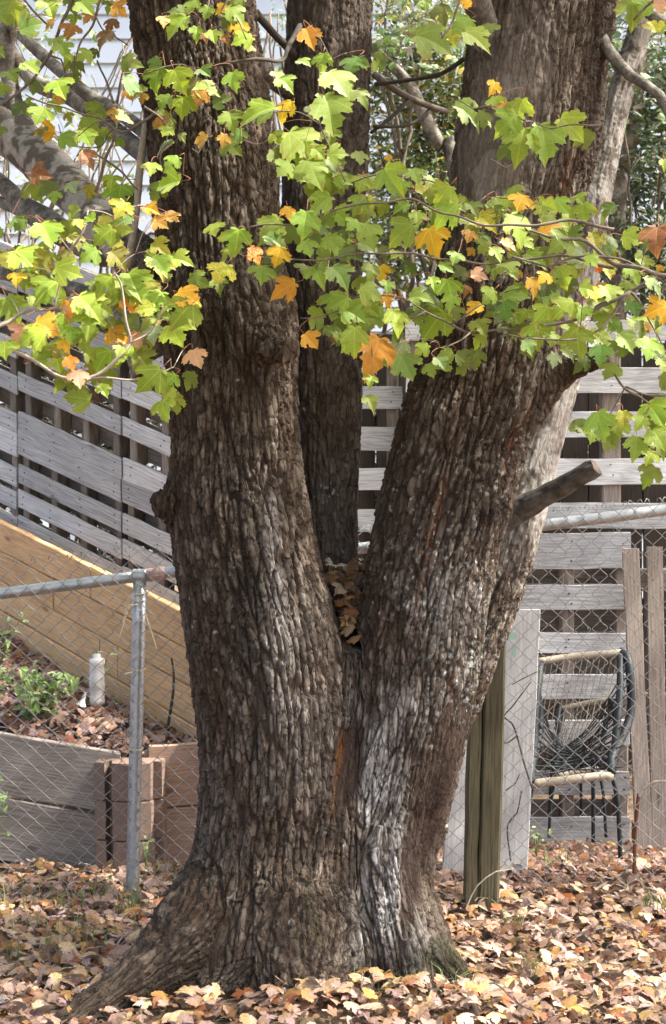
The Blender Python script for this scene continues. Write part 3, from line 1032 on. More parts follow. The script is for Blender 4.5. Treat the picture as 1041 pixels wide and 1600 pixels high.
def tree_eval(p, full=False):
    """smooth union of all stems: distance, outward direction (and, if full, the stem weights)"""
    ds, offs = [], []
    for nm, P in chains:
        lo = P[:, :3].min(0) - P[:, 3].max() - 0.16
        hi = P[:, :3].max(0) + P[:, 3].max() + 0.16
        inb = np.all((p > lo) & (p < hi), axis=1)
        d = np.full(len(p), 1.0, np.float32); o = np.zeros((len(p), 3), np.float32); o[:, 2] = 1e-3
        if inb.any():
            d[inb], o[inb] = chain_eval(p[inb], P)
        ds.append(d); offs.append(o)
    D = np.stack(ds)
    mn = D.min(0)
    Wt = np.exp(-(D - mn) / SMOOTH_K)
    tot = Wt.sum(0)
    d = mn - SMOOTH_K * np.log(tot)
    Wt /= tot
    g = np.zeros((p.shape[0], 3), np.float32)
    for k in range(len(ds)):
        ln = np.sqrt(np.einsum('ij,ij->i', offs[k], offs[k])) + 1e-6
        g += (Wt[k] / ln)[:, None] * offs[k]
    gl = np.sqrt(np.einsum('ij,ij->i', g, g)) + 1e-6
    if full:
        W2 = np.exp(-(D - mn) / 0.05)
        return d, g / gl[:, None], np.clip(gl, 0.35, 1.0), Wt, W2 / W2.sum(0)
    return d, g / gl[:, None], np.clip(gl, 0.35, 1.0)

def bark_stem_mesh(voxel):
    mb = MB()
    for nm, P in chains:
        mb.tube([tuple(q[:3]) for q in P], [max(q[3], 0.012) for q in P], 16)
    tmp = mb.build('tmp', M['twig'])
    mod = tmp.modifiers.new('r', 'REMESH'); mod.mode = 'VOXEL'; mod.voxel_size = voxel
    dg = bpy.context.evaluated_depsgraph_get()
    ev = tmp.evaluated_get(dg)
    me = bpy.data.meshes.new_from_object(ev)
    n = len(me.vertices)
    V = np.empty(n * 3, np.float32); me.vertices.foreach_get('co', V); V = V.reshape(-1, 3)
    nf = len(me.polygons)
    lt = np.empty(nf, np.int32); me.polygons.foreach_get('loop_total', lt)
    assert (lt == 4).all()
    Fc = np.empty(nf * 4, np.int32); me.loops.foreach_get('vertex_index', Fc); Fc = Fc.reshape(-1, 4)
    d_ = tmp.data
    bpy.data.objects.remove(tmp); bpy.data.meshes.remove(d_); bpy.data.meshes.remove(me)
    return V, Fc

def relax(V, Fc, it):
    n = len(V)
    for _ in range(it):
        acc = np.zeros_like(V); cnt = np.zeros(n, np.float32)
        for a, b in ((0, 1), (1, 2), (2, 3), (3, 0)):
            np.add.at(acc, Fc[:, a], V[Fc[:, b]]) if False else None
            for k in range(3):
                acc[:, k] += np.bincount(Fc[:, a], V[Fc[:, b], k], n)
            cnt += np.bincount(Fc[:, a], minlength=n)
        V = 0.5 * V + 0.5 * acc / np.maximum(cnt, 1)[:, None]
    return V.astype(np.float32)

def to_px(V):
    return np.stack([520.5 + V[:, 0] / V[:, 1] * F, 800 - (V[:, 2] - EYE) / V[:, 1] * F], 1)

def blob(P2, cx, cy, rx, ry, rot=0.0):
    """soft elliptical patch laid out from where the mark sits on the bark (front of the tree)"""
    c, s = math.cos(R(rot)), math.sin(R(rot))
    dx, dy = P2[:, 0] - cx, P2[:, 1] - cy
    u = (dx * c + dy * s) / rx; v = (-dx * s + dy * c) / ry
    return np.exp(-(u * u + v * v))

V, Fc = bark_stem_mesh(VOXEL)
for _ in range(3):
    d, g, gl = tree_eval(V)
    V = V - g * (d / gl)[:, None] * 0.9
V = relax(V, Fc, 1)
d, g, gl, Wt, W2 = tree_eval(V, True)
names = [c[0] for c in chains]
wk = {nm: Wt[i] for i, nm in enumerate(names)}
P2 = to_px(V)
front = sstep(-0.15, 0.35, -g[:, 1])

# bark coordinates: the grain follows each stem as it leans
RB = {'left': .22, 'right': .21, 'filler': .22, 'middle': .125, 'rear': .085, 'limb_right': .06, 'limb_left': .08, 'knob': .05, 'stub': .05, 'root_left': .13, 'root_right': .10, 'root_front': .18, 'root_side': .15, 'buttress': .12}
dom = np.argmax(Wt * (1 + 0.9 * vnoise(V * 14.0, 401)[None, :] * (np.arange(len(names))[:, None] % 2 * 2 - 1)), axis=0)
q = np.zeros_like(V)
for i, (nm, P) in enumerate(chains):
    k = dom == i
    if not k.any(): continue
    z = V[k, 2]
    if nm in ('limb_left', 'limb_right', 'knob', 'stub'):
        ax = np.repeat(P[:1, :2], k.sum(), 0)
    else:
        od = np.argsort(P[:, 2])
        ax = np.stack([np.interp(z, P[od, 2], P[od, j]) for j in (0, 1)], 1)
    xy = V[k, :2] - ax
    if nm not in ('limb_left', 'limb_right', 'knob', 'stub'):
        xy = xy * (RB[nm] / (np.sqrt((xy ** 2).sum(1)) + 1e-4))[:, None]
    q[k, :2] = xy; q[k, 2] = z * (1.9 if nm.startswith('root') else 1.0)
isroot = wk['root_left'] + wk['root_right'] + wk['root_front'] + wk['root_side']
warp = np.stack([fbm(q * (11, 11, 5), 2, 31), fbm(q * (11, 11, 5) + 40, 2, 37), fbm(q * (9, 9, 6) + 80, 2, 41)], 1)
qw = q + warp * (0.0085, 0.0085, 0.030)
lump = fbm(q * (6, 6, 1.6), 2, 3)
flute = fbm(q * (13, 13, 1.1) + 9, 2, 5)
a1, a2, ac, az_ = voronoi(qw / (0.030, 0.030, 0.25), 11)
b1, b2, bc, bz_ = voronoi(qw / (0.0185, 0.0185, 0.042) + 5.2, 23)
c1, c2, cc, cz_ = voronoi((q + warp * 0.006) / (0.013, 0.013, 0.026) + 9.7, 47)
ridge = sstep(0.02, 0.16, a2 - a1)
plate = sstep(0.0, 0.10, b2 - b1)
flake = sstep(0.0, 0.3, c2 - c1)
fine = fbm(q * (120, 120, 60), 3, 61)

# how coarse the bark is, and patches with a look of their own
smoothp = np.clip(blob(P2, 790, 170, 75, 190, 8) + blob(P2, 770, 270, 60, 60) * 0.6 + 0.0, 0, 1) * front
peel = np.clip(blob(P2, 690, 1215, 30, 130, 14) * 1.5 + blob(P2, 640, 1380, 18, 90, 5) * 0.7 + blob(P2, 545, 1200, 20, 75, 8) * 1.2 + blob(P2, 430, 1420, 40, 60) * 0.5 + blob(P2, 480, 1490, 60, 40) * 0.4, 0, 1) * front
peel = sstep(0.30, 0.62, peel + 0.22 * fbm(q * (30, 30, 12), 2, 71))
limbw = wk['limb_left'] * sstep(0.02, 0.25, V[:, 0] * -1 - 0.50) + wk['rear'] * 0.85 * (1 - sstep(800, 930, P2[:, 1])) + wk['limb_right'] * 0.7
midw = wk['middle']
rootw = np.clip(isroot, 0, 1)
amp = 1.0 - 0.75 * smoothp - 0.5 * peel - 0.78 * np.clip(limbw, 0, 1) - 0.30 * midw - 0.30 * rootw
amp = np.clip(amp, 0.12, 1)
h = 0.0090 * (ridge - 0.7) + (0.0042 * plate + 0.0062 * (bc - 0.5) - 0.0040 * bz_ * plate) * (0.35 + 0.65 * ridge) + (0.0022 * flake + 0.002 * (cc - .5)) * plate
h = h * amp + 0.0013 * fine * (0.5 + 0.5 * amp) + 0.009 * lump + 0.0035 * flute * (1 - 0.6 * np.clip(limbw, 0, 1))
h = h - 0.007 * peel + rootw * 0.006 * fbm(V * 38.0, 3, 501)
# shaggy big folds in the lower trunk, and burls where limbs were lost
low = sstep(1180, 1420, P2[:, 1]) * (1 - 0.5 * rootw)
h = h + low * 0.007 * (ramp_ := (1 - np.abs(fbm(qw * (10, 10, 2.6) + 3, 2, 83)) * 2)) * 0.8
for (bx, by, rx, ry, am) in ((350, 470, 50, 50, .022), (330, 430, 30, 25, -.02), (760, 690, 45, 40, -.022), (690, 650, 70, 30, .012), (760, 800, 50, 30, .012), (440, 815, 28, 40, .014), (690, 712, 14, 10, -0.012)):
    h = h + am * blob(P2, bx, by, rx, ry) * front
V = V + g * h[:, None]

# colours of the bark itself
tone = fbm(q * (5, 5, 2) + 11, 3, 91)
tone2 = fbm(q * (22, 22, 9) + 3, 3, 97)
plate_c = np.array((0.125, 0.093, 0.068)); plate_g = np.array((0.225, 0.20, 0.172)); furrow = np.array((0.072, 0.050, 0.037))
grey = np.clip(0.35 + 0.7 * tone + 0.8 * (bc - 0.5) + 0.35 * tone2, 0, 1)
# pale streaks blended into the bark colour
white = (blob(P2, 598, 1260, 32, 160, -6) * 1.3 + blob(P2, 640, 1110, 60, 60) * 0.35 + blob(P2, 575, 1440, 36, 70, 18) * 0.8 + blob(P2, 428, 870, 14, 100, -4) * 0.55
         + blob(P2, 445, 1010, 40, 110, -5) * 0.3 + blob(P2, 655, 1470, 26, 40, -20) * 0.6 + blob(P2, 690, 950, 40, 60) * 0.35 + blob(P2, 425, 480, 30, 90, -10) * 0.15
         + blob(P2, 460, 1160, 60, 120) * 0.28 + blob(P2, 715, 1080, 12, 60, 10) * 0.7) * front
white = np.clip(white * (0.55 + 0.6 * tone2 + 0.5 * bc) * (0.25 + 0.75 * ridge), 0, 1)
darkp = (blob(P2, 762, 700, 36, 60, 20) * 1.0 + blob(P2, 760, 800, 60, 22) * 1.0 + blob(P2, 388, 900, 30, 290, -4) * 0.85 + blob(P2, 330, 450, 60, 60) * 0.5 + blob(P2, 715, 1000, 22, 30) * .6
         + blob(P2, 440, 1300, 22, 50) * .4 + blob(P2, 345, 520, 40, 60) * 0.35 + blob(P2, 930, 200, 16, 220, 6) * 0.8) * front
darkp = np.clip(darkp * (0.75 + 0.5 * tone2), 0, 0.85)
C = plate_c + (plate_g - plate_c) * grey[:, None]
C = C * (0.72 + 0.56 * bc)[:, None]
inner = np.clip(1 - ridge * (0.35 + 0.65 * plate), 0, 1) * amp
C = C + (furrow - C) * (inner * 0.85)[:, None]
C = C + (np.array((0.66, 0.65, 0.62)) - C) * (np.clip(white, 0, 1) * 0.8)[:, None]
C = C + (np.array((0.22, 0.185, 0.16)) * (1 + 0.3 * tone2)[:, None] - C) * (smoothp * 0.8)[:, None]
pale_spot = sstep(0.25, 0.45, fbm(q * (16, 16, 12), 2, 131)) * smoothp
C = C + (np.array((0.34, 0.30, 0.27)) - C) * (pale_spot * 0.7)[:, None]
C = C + (np.array((0.070, 0.046, 0.036)) * (1 + 0.6 * tone2)[:, None] - C) * (peel * 0.85)[:, None]
wound = np.clip(blob(P2, 532, 1175, 7, 42, 6) + blob(P2, 520, 1265, 6, 40, 6) * .8, 0, 1) * front
wound = sstep(0.35, 0.7, wound + 0.2 * tone2)
C = C + (np.array((0.27, 0.125, 0.055)) - C) * (wound * 0.85)[:, None]
stubend = sstep(.4, .8, blob(P2, 454, 549, 9, 13)) * front
C = C + (np.array((0.20, 0.105, 0.06)) - C) * (stubend * .8)[:, None]
rust = (blob(P2, 672, 850, 8, 130, 12) + blob(P2, 800, 690, 10, 70, 20) + blob(P2, 885, 290, 9, 60, 14) + blob(P2, 712, 1060, 7, 60, 10)) * front
C = C + (np.array((0.26, 0.115, 0.06)) - C) * (np.clip(rust, 0, 1) * (0.3 + 0.7 * inner) * 0.8)[:, None]
# mottled smooth limbs
mott = sstep(-0.15, 0.25, fbm(V * 17.0, 3, 101)); mott2 = sstep(0.1, 0.4, fbm(V * 30.0 + 7, 2, 103))
CL = np.array((0.17, 0.15, 0.13)) + (np.array((0.52, 0.49, 0.45)) - np.array((0.17, 0.15, 0.13))) * mott[:, None]
CL = CL + (np.array((0.60, 0.60, 0.575)) - CL) * (mott2 * 0.6)[:, None]
lw = np.clip(limbw * (1 - wk['limb_right']), 0, 1)
C = C + (CL - C) * (lw * 0.9)[:, None]
C = C + (np.array((0.15, 0.13, 0.115)) * (0.7 + 0.6 * mott)[:, None] - C) * (midw * 0.55)[:, None]
# lichen: small pale blue-grey rosettes, only on some stretches
lz = np.clip(blob(P2, 705, 915, 60, 80) * 1.3 + blob(P2, 720, 1000, 45, 110) * 1.0 + blob(P2, 795, 720, 26, 90, 15) * 0.9 + blob(P2, 515, 765, 20, 14) * 1.6 + blob(P2, 640, 870, 40, 80) * .5
             + blob(P2, 390, 900, 130, 500) * 0.05 + blob(P2, 300, 150, 20, 60) * 0.9 + blob(P2, 640, 620, 60, 120) * 0.08, 0, 1.4) * front + 0.35 * wk['rear']
l1, l2, lc, _ = voronoi((V + 0.006 * np.stack([tone2, tone2[::-1] * 0, fine], 1)) / 0.017 + 3.1, 57)
lich = sstep(0.52, 0.30, l1 + 0.10 * fine) if False else 1 - sstep(0.24, 0.44, l1 + 0.12 * tone2)
lich = lich * (lc < lz * 0.72) 
C = C + (np.array((0.46, 0.50, 0.47)) - C) * (lich * 0.8)[:, None]
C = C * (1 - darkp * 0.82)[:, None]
moss = (blob(P2, 705, 1500, 26, 40, -35) * 1.2 + blob(P2, 655, 1500, 40, 26) * 0.7 + blob(P2, 720, 1545, 30, 20) + blob(P2, 540, 1490, 40, 40) * .35 + blob(P2, 480, 1420, 40, 60) * .4 + blob(P2, 265, 1490, 60, 30) * .3)
moss = sstep(0.35, 0.75, moss + 0.45 * tone2)
C = C + (np.array((0.045, 0.06, 0.018)) - C) * (moss * 0.6)[:, None]
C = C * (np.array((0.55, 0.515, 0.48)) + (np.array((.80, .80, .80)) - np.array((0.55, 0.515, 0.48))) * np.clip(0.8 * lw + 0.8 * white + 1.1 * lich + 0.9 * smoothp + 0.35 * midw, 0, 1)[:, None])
C = np.clip(C, 0.006, 0.9)

def bark_material():
    m, nt, b = new_mat('maple_bark')
    c = attr(nt, 'tint', 'Color'); rough_ = attr(nt, 'tint', 'Alpha')
    g_ = attr(nt, 'grain')
    def math2(op, a, b_, c_=None):
        n = nt.nodes.new('ShaderNodeMath'); n.operation = op
        for i, v in enumerate((a, b_, c_)):
            if v is None: continue
            if isinstance(v, (int, float)): n.inputs[i].default_value = v
            else: nt.links.new(v, n.inputs[i])
        return n.outputs[0]
    w = nt.nodes.new('ShaderNodeTexNoise'); w.inputs['Scale'].default_value = 1.0; w.inputs['Detail'].default_value = 4; w.inputs['Roughness'].default_value = .65
    nt.links.new(mapping(nt, g_, (60, 60, 34)), w.inputs['Vector'])
    sc = nt.nodes.new('ShaderNodeVectorMath'); sc.operation = 'MULTIPLY_ADD'
    nt.links.new(w.outputs['Color'], sc.inputs[0]); sc.inputs[1].default_value = (0.013, 0.013, 0.030)
    nt.links.new(g_, sc.inputs[2])
    def vor(scale, feature):
        v = nt.nodes.new('ShaderNodeTexVoronoi'); v.feature = feature
        v.inputs['Scale'].default_value = 1.0
        nt.links.new(mapping(nt, sc.outputs[0], scale), v.inputs['Vector'])
        return v
    S1, S2 = (52, 52, 13), (108, 108, 40)
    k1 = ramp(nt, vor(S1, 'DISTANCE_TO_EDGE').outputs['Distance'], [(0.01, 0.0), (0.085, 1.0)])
    h1 = vor(S1, 'F1').outputs['Color']
    h2 = vor(S2, 'F1').outputs['Color']
    bw1 = nt.nodes.new('ShaderNodeSeparateColor'); nt.links.new(h1, bw1.inputs[0])
    bw2 = nt.nodes.new('ShaderNodeSeparateColor'); nt.links.new(h2, bw2.inputs[0])
    n1 = noise(nt, mapping(nt, g_, (150, 150, 55)), 1.0, 5, 0.65)
    n2 = noise(nt, mapping(nt, g_, (420, 420, 200)), 1.0, 3, 0.6)
    # plates differ a little in tone; fissures show the brown inner bark
    tone = math2('MULTIPLY_ADD', bw1.outputs[1], 0.45, 0.78)
    tone = math2('MULTIPLY', tone, math2('MULTIPLY_ADD', bw2.outputs[1], 0.4, 0.80))
    tc_ = nt.nodes.new('ShaderNodeCombineXYZ')
    for i in range(3): nt.links.new(tone, tc_.inputs[i])
    cc = mix(nt, rough_, c, mix(nt, 1.0, c, tc_.outputs[0], 'MULTIPLY'))
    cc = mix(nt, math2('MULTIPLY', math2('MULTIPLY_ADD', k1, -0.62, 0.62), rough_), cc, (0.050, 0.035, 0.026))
    cc = mix(nt, ramp(nt, n1, [(0.30, 0.4), (0.50, 0.0)]), cc, (0.05, 0.036, 0.028))
    cc = mix(nt, ramp(nt, n2, [(0.52, 0.0), (0.74, 0.20)]), cc, (0.32, 0.29, 0.26))
    nt.links.new(cc, b.inputs['Base Color'])
    b.inputs['Roughness'].default_value = 0.95
    b.inputs['Specular IOR Level'].default_value = 0.12
    hgt = math2('MULTIPLY', k1, 0.55)
    hgt = math2('ADD', hgt, math2('MULTIPLY', bw1.outputs[0], 0.55))
    hgt = math2('ADD', hgt, math2('MULTIPLY', bw2.outputs[0], 0.40))
    hgt = math2('MULTIPLY', hgt, math2('MULTIPLY_ADD', rough_, 0.9, 0.1))
    hgt = math2('ADD', hgt, math2('MULTIPLY', n1, 0.45))
    hgt = math2('ADD', hgt, math2('MULTIPLY', n2, 0.2))
    bump(nt, b, hgt, 1.0, 0.008)
    return m
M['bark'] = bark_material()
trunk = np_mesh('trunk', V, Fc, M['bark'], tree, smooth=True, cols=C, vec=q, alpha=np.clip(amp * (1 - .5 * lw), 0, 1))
TRUNK_V = V
del Wt, W2, d, warp, qw

def limb_material():
    m, nt, b = new_mat('smooth_limb_bark')
    tc = nt.nodes.new('ShaderNodeTexCoord')
    n1 = noise(nt, tc.outputs['Object'], 14, 5, 0.6)
    n2 = noise(nt, tc.outputs['Object'], 70, 4, 0.6)
    c = mix(nt, ramp(nt, n1, [(0.40, 0.0), (0.60, 1.0)]), (0.10, 0.088, 0.075), (0.26, 0.24, 0.21))
    c = mix(nt, ramp(nt, n2, [(0.35, 0.6), (0.55, 0.0)]), c, (0.05, 0.042, 0.036))
    nt.links.new(c, b.inputs['Base Color']); b.inputs['Roughness'].default_value = 0.95
    bump(nt, b, n2, 0.6, 0.01)
    return m
M['limb'] = limb_material()

def limb(rows, name='limb', mat='limb', sides=12, parent=None, step=0.06, wob=0.03, extra=None):
    P = smooth_path(px_nodes(rows), step)
    mb = MB()
    mb.tube([tuple(p[:3]) for p in P], [max(p[3], 0.0012) for p in P], sides, wob=wob)
    return mb.build(name, M[mat], parent if parent is not None else tree, smooth=True), P

# limbs behind the left trunk
limb([(262, 262, 4.70, 20), (222, 238, 4.85, 16), (170, 196, 5.05, 14), (110, 152, 5.3, 13), (55, 128, 5.5, 12.5), (0, 62, 5.7, 12), (-60, 20, 5.9, 15)])
limb([(268, 235, 4.72, 16), (225, 205, 4.85, 12), (180, 172, 5.0, 11), (140, 150, 5.1, 11), (105, 120, 5.2, 10), (60, 80, 5.4, 10), (10, 30, 5.6, 9), (-30, -20, 5.7, 11)])
limb([(50, 240, 5.43, 20), (28, 180, 5.5, 15), (14, 120, 5.55, 13), (10, 60, 5.6, 14), (30, -10, 5.7, 12)])
limb([(165, 400, 5.1, 18), (110, 372, 5.25, 20), (70, 345, 5.4, 22), (35, 318, 5.5, 14), (0, 285, 5.6, 14), (-60, 250, 5.75, 12)])
limb([(70, 345, 5.4, 20), (35, 330, 5.5, 11), (0, 315, 5.6, 9), (-40, 300, 5.7, 8)])
limb([(235, 520, 4.85, 26), (180, 480, 5.0, 18), (100, 448, 5.2, 13), (40, 432, 5.35, 12), (-40, 420, 5.5, 11)])
limb([(215, 590, 4.72, 8), (215, 560, 4.75, 20), (250, 520, 4.70, 34)], wob=0.05)
# dead pale shoot and small uprights
limb([(196, 430, 4.72, 7), (205, 385, 4.68, 6), (214, 330, 4.65, 5), (218, 270, 4.64, 6), (228, 190, 4.64, 5)], 'branch', 'twig_pale', 8)
limb([(740, -60, 4.58, 24), (745, 0, 4.62, 22), (758, 45, 4.68, 24), (775, 85, 4.74, 30)], 'limb', 'limb')
limb([(655, -20, 4.6, 4), (652, 60, 4.62, 4), (850, 40, 4.6, 3)], 'branch', 'twig_dark', 6) if False else None
limb([(1060, 210, 4.5, 8), (1030, 148, 4.55, 8), (985, 118, 4.62, 9), (950, 78, 4.7, 10), (935, 40, 4.75, 10), (930, -20, 4.78, 10)], 'branch', 'limb', 8)
limb([(1070, 70, 4.5, 12), (1030, 30, 4.55, 11), (990, 0, 4.6, 12), (950, -30, 4.7, 13)], 'branch', 'limb', 8)
M['stub'] = simple('dark_dead_bark', (0.135, 0.122, 0.108), rough=0.95, nscale=30, namt=0.75, bmp=1.0)
# cut stubs
def stub(rows, label):
    P = smooth_path(px_nodes(rows), 0.03)
    mb = MB()
    n = len(P)
    mb.tube([tuple(p[:3]) for p in P], [p[3] * (1 + .04 * math.sin(i * 1.7)) for i, p in enumerate(P)], 14, wob=0.06)
    e = len(mb.v) - 14
    for k in range(14):
        mb.v[e + k] = tuple(np.array(mb.v[e + k]) + rng.normal(0, .0028, 3))
    mb.m[-1] = 1
    o = mb.build('branch_stub', [M['stub'], M['cutwood']], tree, smooth=False)
    o['label'] = label
stub([(770, 815, 4.95, 30), (810, 797, 4.92, 22), (845, 778, 4.88, 18), (885, 757, 4.84, 16), (912, 741, 4.80, 15.5), (932, 729, 4.78, 15)], 'broken grey branch stub with a raw end')

# twigs
limb([(585, 117, 5.0, 6), (620, 142, 5.1, 5.5), (660, 162, 5.2, 5), (700, 174, 5.3, 4)], 'branch', 'twig', 7)
limb([(640, 155, 5.15, 4), (610, 185, 5.1, 3.2), (580, 207, 5.05, 3)], 'branch', 'twig_dark', 6)
limb([(675, 168, 5.25, 4), (660, 185, 5.2, 3.2), (630, 197, 5.15, 3), (585, 198, 5.05, 3)], 'branch', 'twig_dark', 6)
limb([(725, 92, 4.85, 4), (690, 115, 4.9, 3.5), (640, 125, 5.0, 3.2), (585, 132, 5.02, 3)], 'branch', 'twig_dark', 6)
limb([(470, 40, 4.9, 5), (452, 70, 4.8, 4), (440, 95, 4.5, 3), (400, 92, 4.35, 3), (330, 103, 4.3, 2.5)], 'branch', 'twig_dark', 6)
limb([(400, 20, 4.75, 7), (430, 55, 4.85, 6), (470, 95, 4.95, 7)], 'branch', 'twig_dark', 6)
limb([(410, 105, 4.8, 14), (430, 130, 4.88, 12), (455, 150, 4.95, 10)], 'limb', 'limb', 8)

# ================================================================== maple leaves
HALF = [(0.00, 0.00), (0.13, -0.06), (0.29, -0.02), (0.25, 0.07), (0.37, 0.11), (0.46, 0.19), (0.57, 0.25), (0.55, 0.34), (0.65, 0.44), (0.57, 0.49), (0.585, 0.61),
        (0.49, 0.58), (0.43, 0.64), (0.355, 0.545), (0.25, 0.51), (0.255, 0.60), (0.35, 0.69), (0.25, 0.73), (0.225, 0.82), (0.125, 0.87), (0.00, 1.04)]
HALF_S = [(0.00, 0.00), (0.28, -0.03), (0.27, 0.09), (0.55, 0.26), (0.62, 0.47), (0.50, 0.60), (0.22, 0.50), (0.30, 0.70), (0.14, 0.84), (0.00, 1.04)]

def leaf_shape(half, seed, curl=0.25, fold=0.22, irregular=0.05, teeth=True):
    """V (n,3), triangles; blade base at the origin, tip along +Y, about 1 wide"""
    r = random.Random(seed)
    V, T = [], []
    ang = r.uniform(-.25, .25); kx = r.uniform(.85, 1.1)
    tw = r.uniform(-.25, .25); cu = curl * r.uniform(.5, 1.4); fo = fold * r.uniform(.4, 1.5)
    side = r.uniform(-.2, .2)
    lob = [r.uniform(-.12, .22) for _ in range(4)]
    mid = [(0, 0.78), (0, 0.52), (0, 0.26)]
    for sgn in (1, -1):
        poly = []
        kk = kx * r.uniform(.9, 1.08)
        for i, (x, y) in enumerate(half):
            jx, jy = (r.uniform(-irregular, irregular), r.uniform(-irregular, irregular)) if 0 < i < len(half) - 1 else (0, 0)
            poly.append((sgn * max(0, x + jx * 0.7) * kk, y + jy * 0.7))
        poly += mid
        tris = tessellate_polygon([[Vector((x, y, 0)) for x, y in poly]])
        b = len(V)
        for (x, y) in poly:
            ax = abs(x)
            z = fo * ax - cu * (y - .2) ** 2 - cu * 1.1 * ax * ax + tw * x * y + lob[0 if sgn > 0 else 1] * ax * ax * 2 * (y - .1) + lob[2] * math.sin(6 * y + 4 * x) * .12
            V.append((x / 1.22 + side * y * y * 0.3, y / 1.22, z / 1.22))
        for t in tris:
            a, c, d = (b + i for i in t)
            # face up
            va, vc, vd = Vector(V[a]), Vector(V[c]), Vector(V[d])
            if (vc - va).cross(vd - va).z < 0: a, c = c, a
            T.append((a, c, d))
    return np.array(V, np.float32), np.array(T, np.int32)

LEAF_SH = [leaf_shape(HALF, 100 + i, 0.42, 0.34, 0.045) for i in range(14)]
leaf_mesh_cache = {}
def leaf_mesh(kind, code):
    key = (kind, code)
    if key not in leaf_mesh_cache:
        Vv, T = LEAF_SH[kind]
        me = bpy.data.meshes.new('leaf')
        me.from_pydata(Vv.tolist(), [], T.tolist())
        me.materials.append(M[code])
        me.polygons.foreach_set('use_smooth', [True] * len(T))
        leaf_mesh_cache[key] = me
    return leaf_mesh_cache[key]

# clusters: twig paths (photo pixels, depth) and leaves (x, y, width px, colour) read off the photograph
def conv(rows, x0, y0, sc):
    return [(x0 + r[0] / sc, y0 + r[1] / sc, r[2] / sc, r[3]) for r in rows]

CL = []
CL.append(dict(Y=4.05, dy=.14, twigs=[
    [(-60, 525, 7), (0, 508, 6), (40, 488, 5), (85, 480, 4), (115, 462, 3)],
    [(-40, 525, 5), (20, 546, 6), (65, 572, 5), (105, 591, 5), (140, 591, 5), (182, 562, 5), (204, 536, 4), (197, 500, 4), (188, 440, 3), (178, 425, 2)],
    [(140, 591, 4), (208, 592, 3), (245, 587, 3), (272, 571, 2)],
    [(85, 480, 3), (104, 405, 4), (120, 380, 4), (132, 355, 3), (138, 330, 2)],
    [(204, 536, 3), (235, 520, 2.5), (250, 490, 2), (275, 468, 2)]],
    leaves=conv([(230, 140, 150, 'L'), (130, 260, 155, 'L'), (240, 265, 75, 'L'), (490, 150, 120, 'L'), (425, 240, 105, 'G'), (330, 320, 130, 'L'), (220, 410, 155, 'L'), (490, 380, 120, 'L'),
                 (640, 380, 175, 'L'), (740, 460, 145, 'L'), (870, 520, 155, 'L'), (840, 620, 140, 'L'), (690, 500, 95, 'T'), (430, 480, 150, 'L'), (500, 500, 95, 'G'), (60, 510, 145, 'G'),
                 (150, 620, 150, 'L'), (20, 690, 110, 'L'), (430, 570, 130, 'L'), (400, 650, 110, 'G'), (220, 715, 115, 'G'), (280, 770, 85, 'L'), (485, 745, 125, 'L'), (650, 720, 105, 'L'),
                 (715, 840, 150, 'L'), (815, 835, 75, 'L'), (780, 980, 105, 'L'), (370, 920, 120, 'G'), (495, 890, 75, 'L'), (770, 285, 135, 'L'), (710, 240, 60, 'L'), (795, 345, 55, 'T'),
                 (425, 60, 60, 'L'), (580, 20, 100, 'T'), (90, 90, 70, 'D'), (735, 620, 95, 'P'), (570, 700, 60, 'G'), (595, 70, 80, 'D'), (560, 450, 100, 'L'), (340, 620, 90, 'L'), (310, 560, 90, 'L'),
                 (905, 440, 120, 'Y'), (345, 515, 100, 'O'), (230, 590, 120, 'O'), (95, 625, 100, 'K'), (565, 630, 115, 'Y'), (310, 670, 70, 'Y'), (340, 760, 70, 'O'), (80, 350, 75, 'Y'), (630, 480, 100, 'O'),
                 (630, 560, 60, 'O'), (640, 640, 80, 'K'), (375, 830, 90, 'K'), (935, 730, 110, 'K'), (770, 90, 80, 'C'), (830, 60, 65, 'C'), (730, 20, 60, 'Y'), (380, 90, 60, 'T'), (160, 380, 60, 'T'), (300, 230, 45, 'K')], 0, 320, 3.062)))
